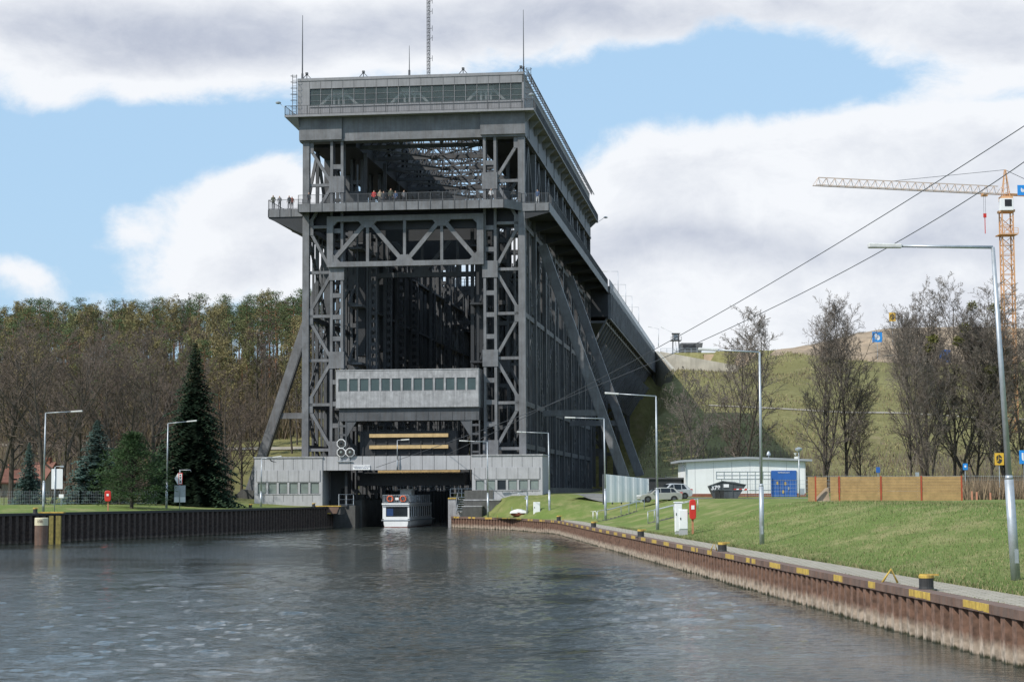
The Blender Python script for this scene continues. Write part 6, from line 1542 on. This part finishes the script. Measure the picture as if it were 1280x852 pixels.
FL = {'pine': ('scots_pine','tall pine with dull green crown in the wood on the left hillside','pines of the hillside wood'), 'olive': ('budding_tree','slim budding tree with olive yellow crown in the wood on the left hillside','budding trees of the hillside wood'), 'brown': ('leafless_tree','slim brown leafless tree in the wood on the left hillside','leafless trees of the hillside wood')}
rf = random.Random(5); cnt = 0
Y = 290.
while Y < 490:
    xl, xr_ = -.285*Y, -.098*Y
    stp = 6.0 if Y < 400 else 5.0
    x = xl+rf.uniform(0,stp)
    while x < xr_:
        px_ = 640+x/Y*2400; X = x+rf.uniform(-2,2); Yj = Y+rf.uniform(-3,3)
        keep = True
        if Y < 345 and px_ > 285: keep = rf.random() < .18
        elif Y < 320: keep = rf.random() < .75
        if keep:
            u = rf.random(); pp = .60 if Y > 430 else (.35 if Y > 400 else .14)
            kind = 'pine' if u < pp else ('olive' if u < pp+(1-pp)*.58 else 'brown')
            H = 3.9+hill(X, Yj); pr = rf.choice(FP[kind]); nm, lab, gr = FL[kind]
            sc = 1.05*rf.uniform(.85,1.14)*(1.0 if kind != 'pine' else 1.02)*(.92 if Y > 430 else 1)
            place(pr, nm, (X,Yj,H-.2), rf.uniform(0,6), (sc*rf.uniform(.9,1.1),sc,sc), lab, group=gr); cnt += 1
        x += stp*rf.uniform(.75,1.25)
    Y += 8.5 if Y < 400 else 7.0
print('forest trees', cnt)
# ---- undergrowth: hard to count
def scatter(name, mt, label, cat, fn, n, seed, hgt=(.3,.8), wid=.05, lean=.35, kind='stuff'):
    r = random.Random(seed); m = MB()
    for i in range(n):
        x, y = fn(r); z = gz(x, y); h = r.uniform(*hgt); a = r.uniform(0,PI); w7 = wid*r.uniform(.6,1.4); dx, dy = math.cos(a)*w7, math.sin(a)*w7; lx, ly = r.uniform(-lean,lean)*h, r.uniform(-lean,lean)*h
        m.face([(x-dx,y-dy,z-.03),(x+dx,y+dy,z-.03),(x+lx,y+ly,z+h)], 0 if r.random() < .6 else 1)
    o = m.build(name, mt); tag(o, label, cat, kind=kind); return o
M['grass_a'] = mat('grass_blade', (.11,.155,.048), .8, 0, .3, .5, spec=.2); M['grass_b'] = mat('dry_grass_blade', (.28,.25,.13), .85, 0, .3, .5, spec=.2)
M['reed'] = mat('dry_reed', (.26,.19,.12), .9, 0, .3, .5); M['reed_d'] = mat('dark_dry_reed', (.12,.085,.055), .9, 0, .3, .5)
def fb(r):
    y = 40+(r.random()**1.5)*90; return lerp_tab(RQ, y)+2.15+r.random()**1.3*16, y
scatter('lawn_grass', [M['grass_a'], M['grass_b']], 'short green and straw coloured grass on the right bank', 'grass', fb, 60000, 1, (.04,.13), .016, .7)
def fe(r):
    y = 40+(r.random()**1.3)*110; return lerp_tab(RQ, y)+2.12+abs(r.gauss(0,.14)), y
scatter('verge_grass', [M['grass_a'], M['grass_b']], 'longer ragged grass along the edge of the quay path', 'grass', fe, 9000, 2, (.06,.2), .018, .7)
def fl(r):
    a = r.uniform(0,2*PI); return 14.9+math.cos(a)*r.random()*.5, 56.2+math.sin(a)*r.random()*.6
def fw_(r):
    y = r.uniform(42,100); return lerp_tab(RQ, y)+r.choice((.36,.4,.44))+abs(r.gauss(0,.05)), y
m_ = scatter('joint_weeds', [M['grass_a'], M['grass_b']], 'small weeds in the joint behind the quay capping', 'weeds', fw_, 1500, 4, (.03,.09), .02, .8)
def fr_(r):
    y = r.uniform(146,172); return atY(r.uniform(1204,1300),600,y)[0], y
scatter('reeds', [M['reed'], M['reed_d']], 'dry brown reeds and scrub at the right edge beyond the timber fence', 'reeds', fr_, 5200, 5, (.5,1.9), .035, .28)
def fs_(r):
    y = r.uniform(216,262); return atY(r.uniform(1000,1300),600,y)[0], y
scatter('hedge_scrub', [M['reed_d'], M['leaf_brown']], 'low dull brown scrub under the bare trees on the right', 'scrub', fs_, 9000, 6, (.4,2.2), .06, .4)
def fu(r):
    y = r.uniform(236,330); return atY(r.uniform(-20,290),600,y)[0], y
scatter('undergrowth', [M['twig_b'], M['leaf_brown']], 'brown leafless undergrowth at the foot of the wooded hillside', 'undergrowth', fu, 20000, 7, (.5,2.6), .05, .4)
def fu2(r):
    y = r.uniform(330,490); return r.uniform(-.285,-.10)*y, y
scatter('wood_floor_brush', [M['twig_o'], M['leaf_brown']], 'olive and brown brush between the trunks of the hillside wood', 'undergrowth', fu2, 34000, 8, (1.0,5.0), .1, .4)
def fh(r):
    while True:
        y = 255+230*r.random()**.8; x = r.uniform(.06,.30)*y; a = (x-LX)*VX+(y-LY)*VY
        if a > 36 and noise.noise(Vector((x*.06,y*.06,4)))+r.uniform(-.3,.3) > .0: return x, y
scatter('hill_tussocks', [M['grass_b'], M['leaf_brown']], 'tufts of dry grass and dead stalks over the right hillside', 'grass', fh, 30000, 9, (.15,.6), .09, .6)
def fh2(r):
    y = r.uniform(268,300); c = 37+28*int(r.random()*4); return c+r.gauss(0,7), y+r.gauss(0,4)
scatter('hill_scrub', [M['twig'], M['leaf_brown']], 'brown leafless scrub along the foot of the right hillside', 'scrub', fh2, 9000, 10, (.6,2.6), .035, .5)
# village house behind the left trees
def house(px, Y, w, d, h, rh, rz, lab):
    x, y, z = base(px, Y); e = empty('house', (x,y,z), rz, lab, 'house', 'village houses behind the left trees'); m = MB(); m.box(-w/2,w/2,-d/2,d/2,-.5,h); m.prism([(-d/2,h),(d/2,h),(0,h+rh)], lambda u,v,dd: (dd,u,v), -w/2, w/2); m.build('wall', M['conc_wall'], e)
    m = MB(); 
    for s_ in (-1,1): m.hexa([(-w/2-.3,s_*(d/2+.4),h-.25),(w/2+.3,s_*(d/2+.4),h-.25),(w/2+.3,0,h+rh+.05),(-w/2-.3,0,h+rh+.05),(-w/2-.3,s_*(d/2+.4),h-.05),(w/2+.3,s_*(d/2+.4),h-.05),(w/2+.3,0,h+rh+.25),(-w/2-.3,0,h+rh+.25)])
    rr = m.build('roof', mat('clay_tiles', (.19,.085,.06), .8, 0, .35, 1), e); m = MB(); m.box(w/5,w/5+.6,-.3,.3,h+rh-.4,h+rh+.8); m.build('chimney', M['brick'], rr)
    for a in (-w/4, w/4): m = MB(); m.box(a-.5,a+.5,-d/2-.04,-d/2-.01,1,2.2); m.build('window', M['glass_dark'], e)
house(2,240,4,4,1.8,1.4,.5,'village house with clay roof at the left edge behind the small blue spruce'); house(52,240,3.4,4,2.2,1.8,-.3,'village house with clay roof between the two blue spruces')
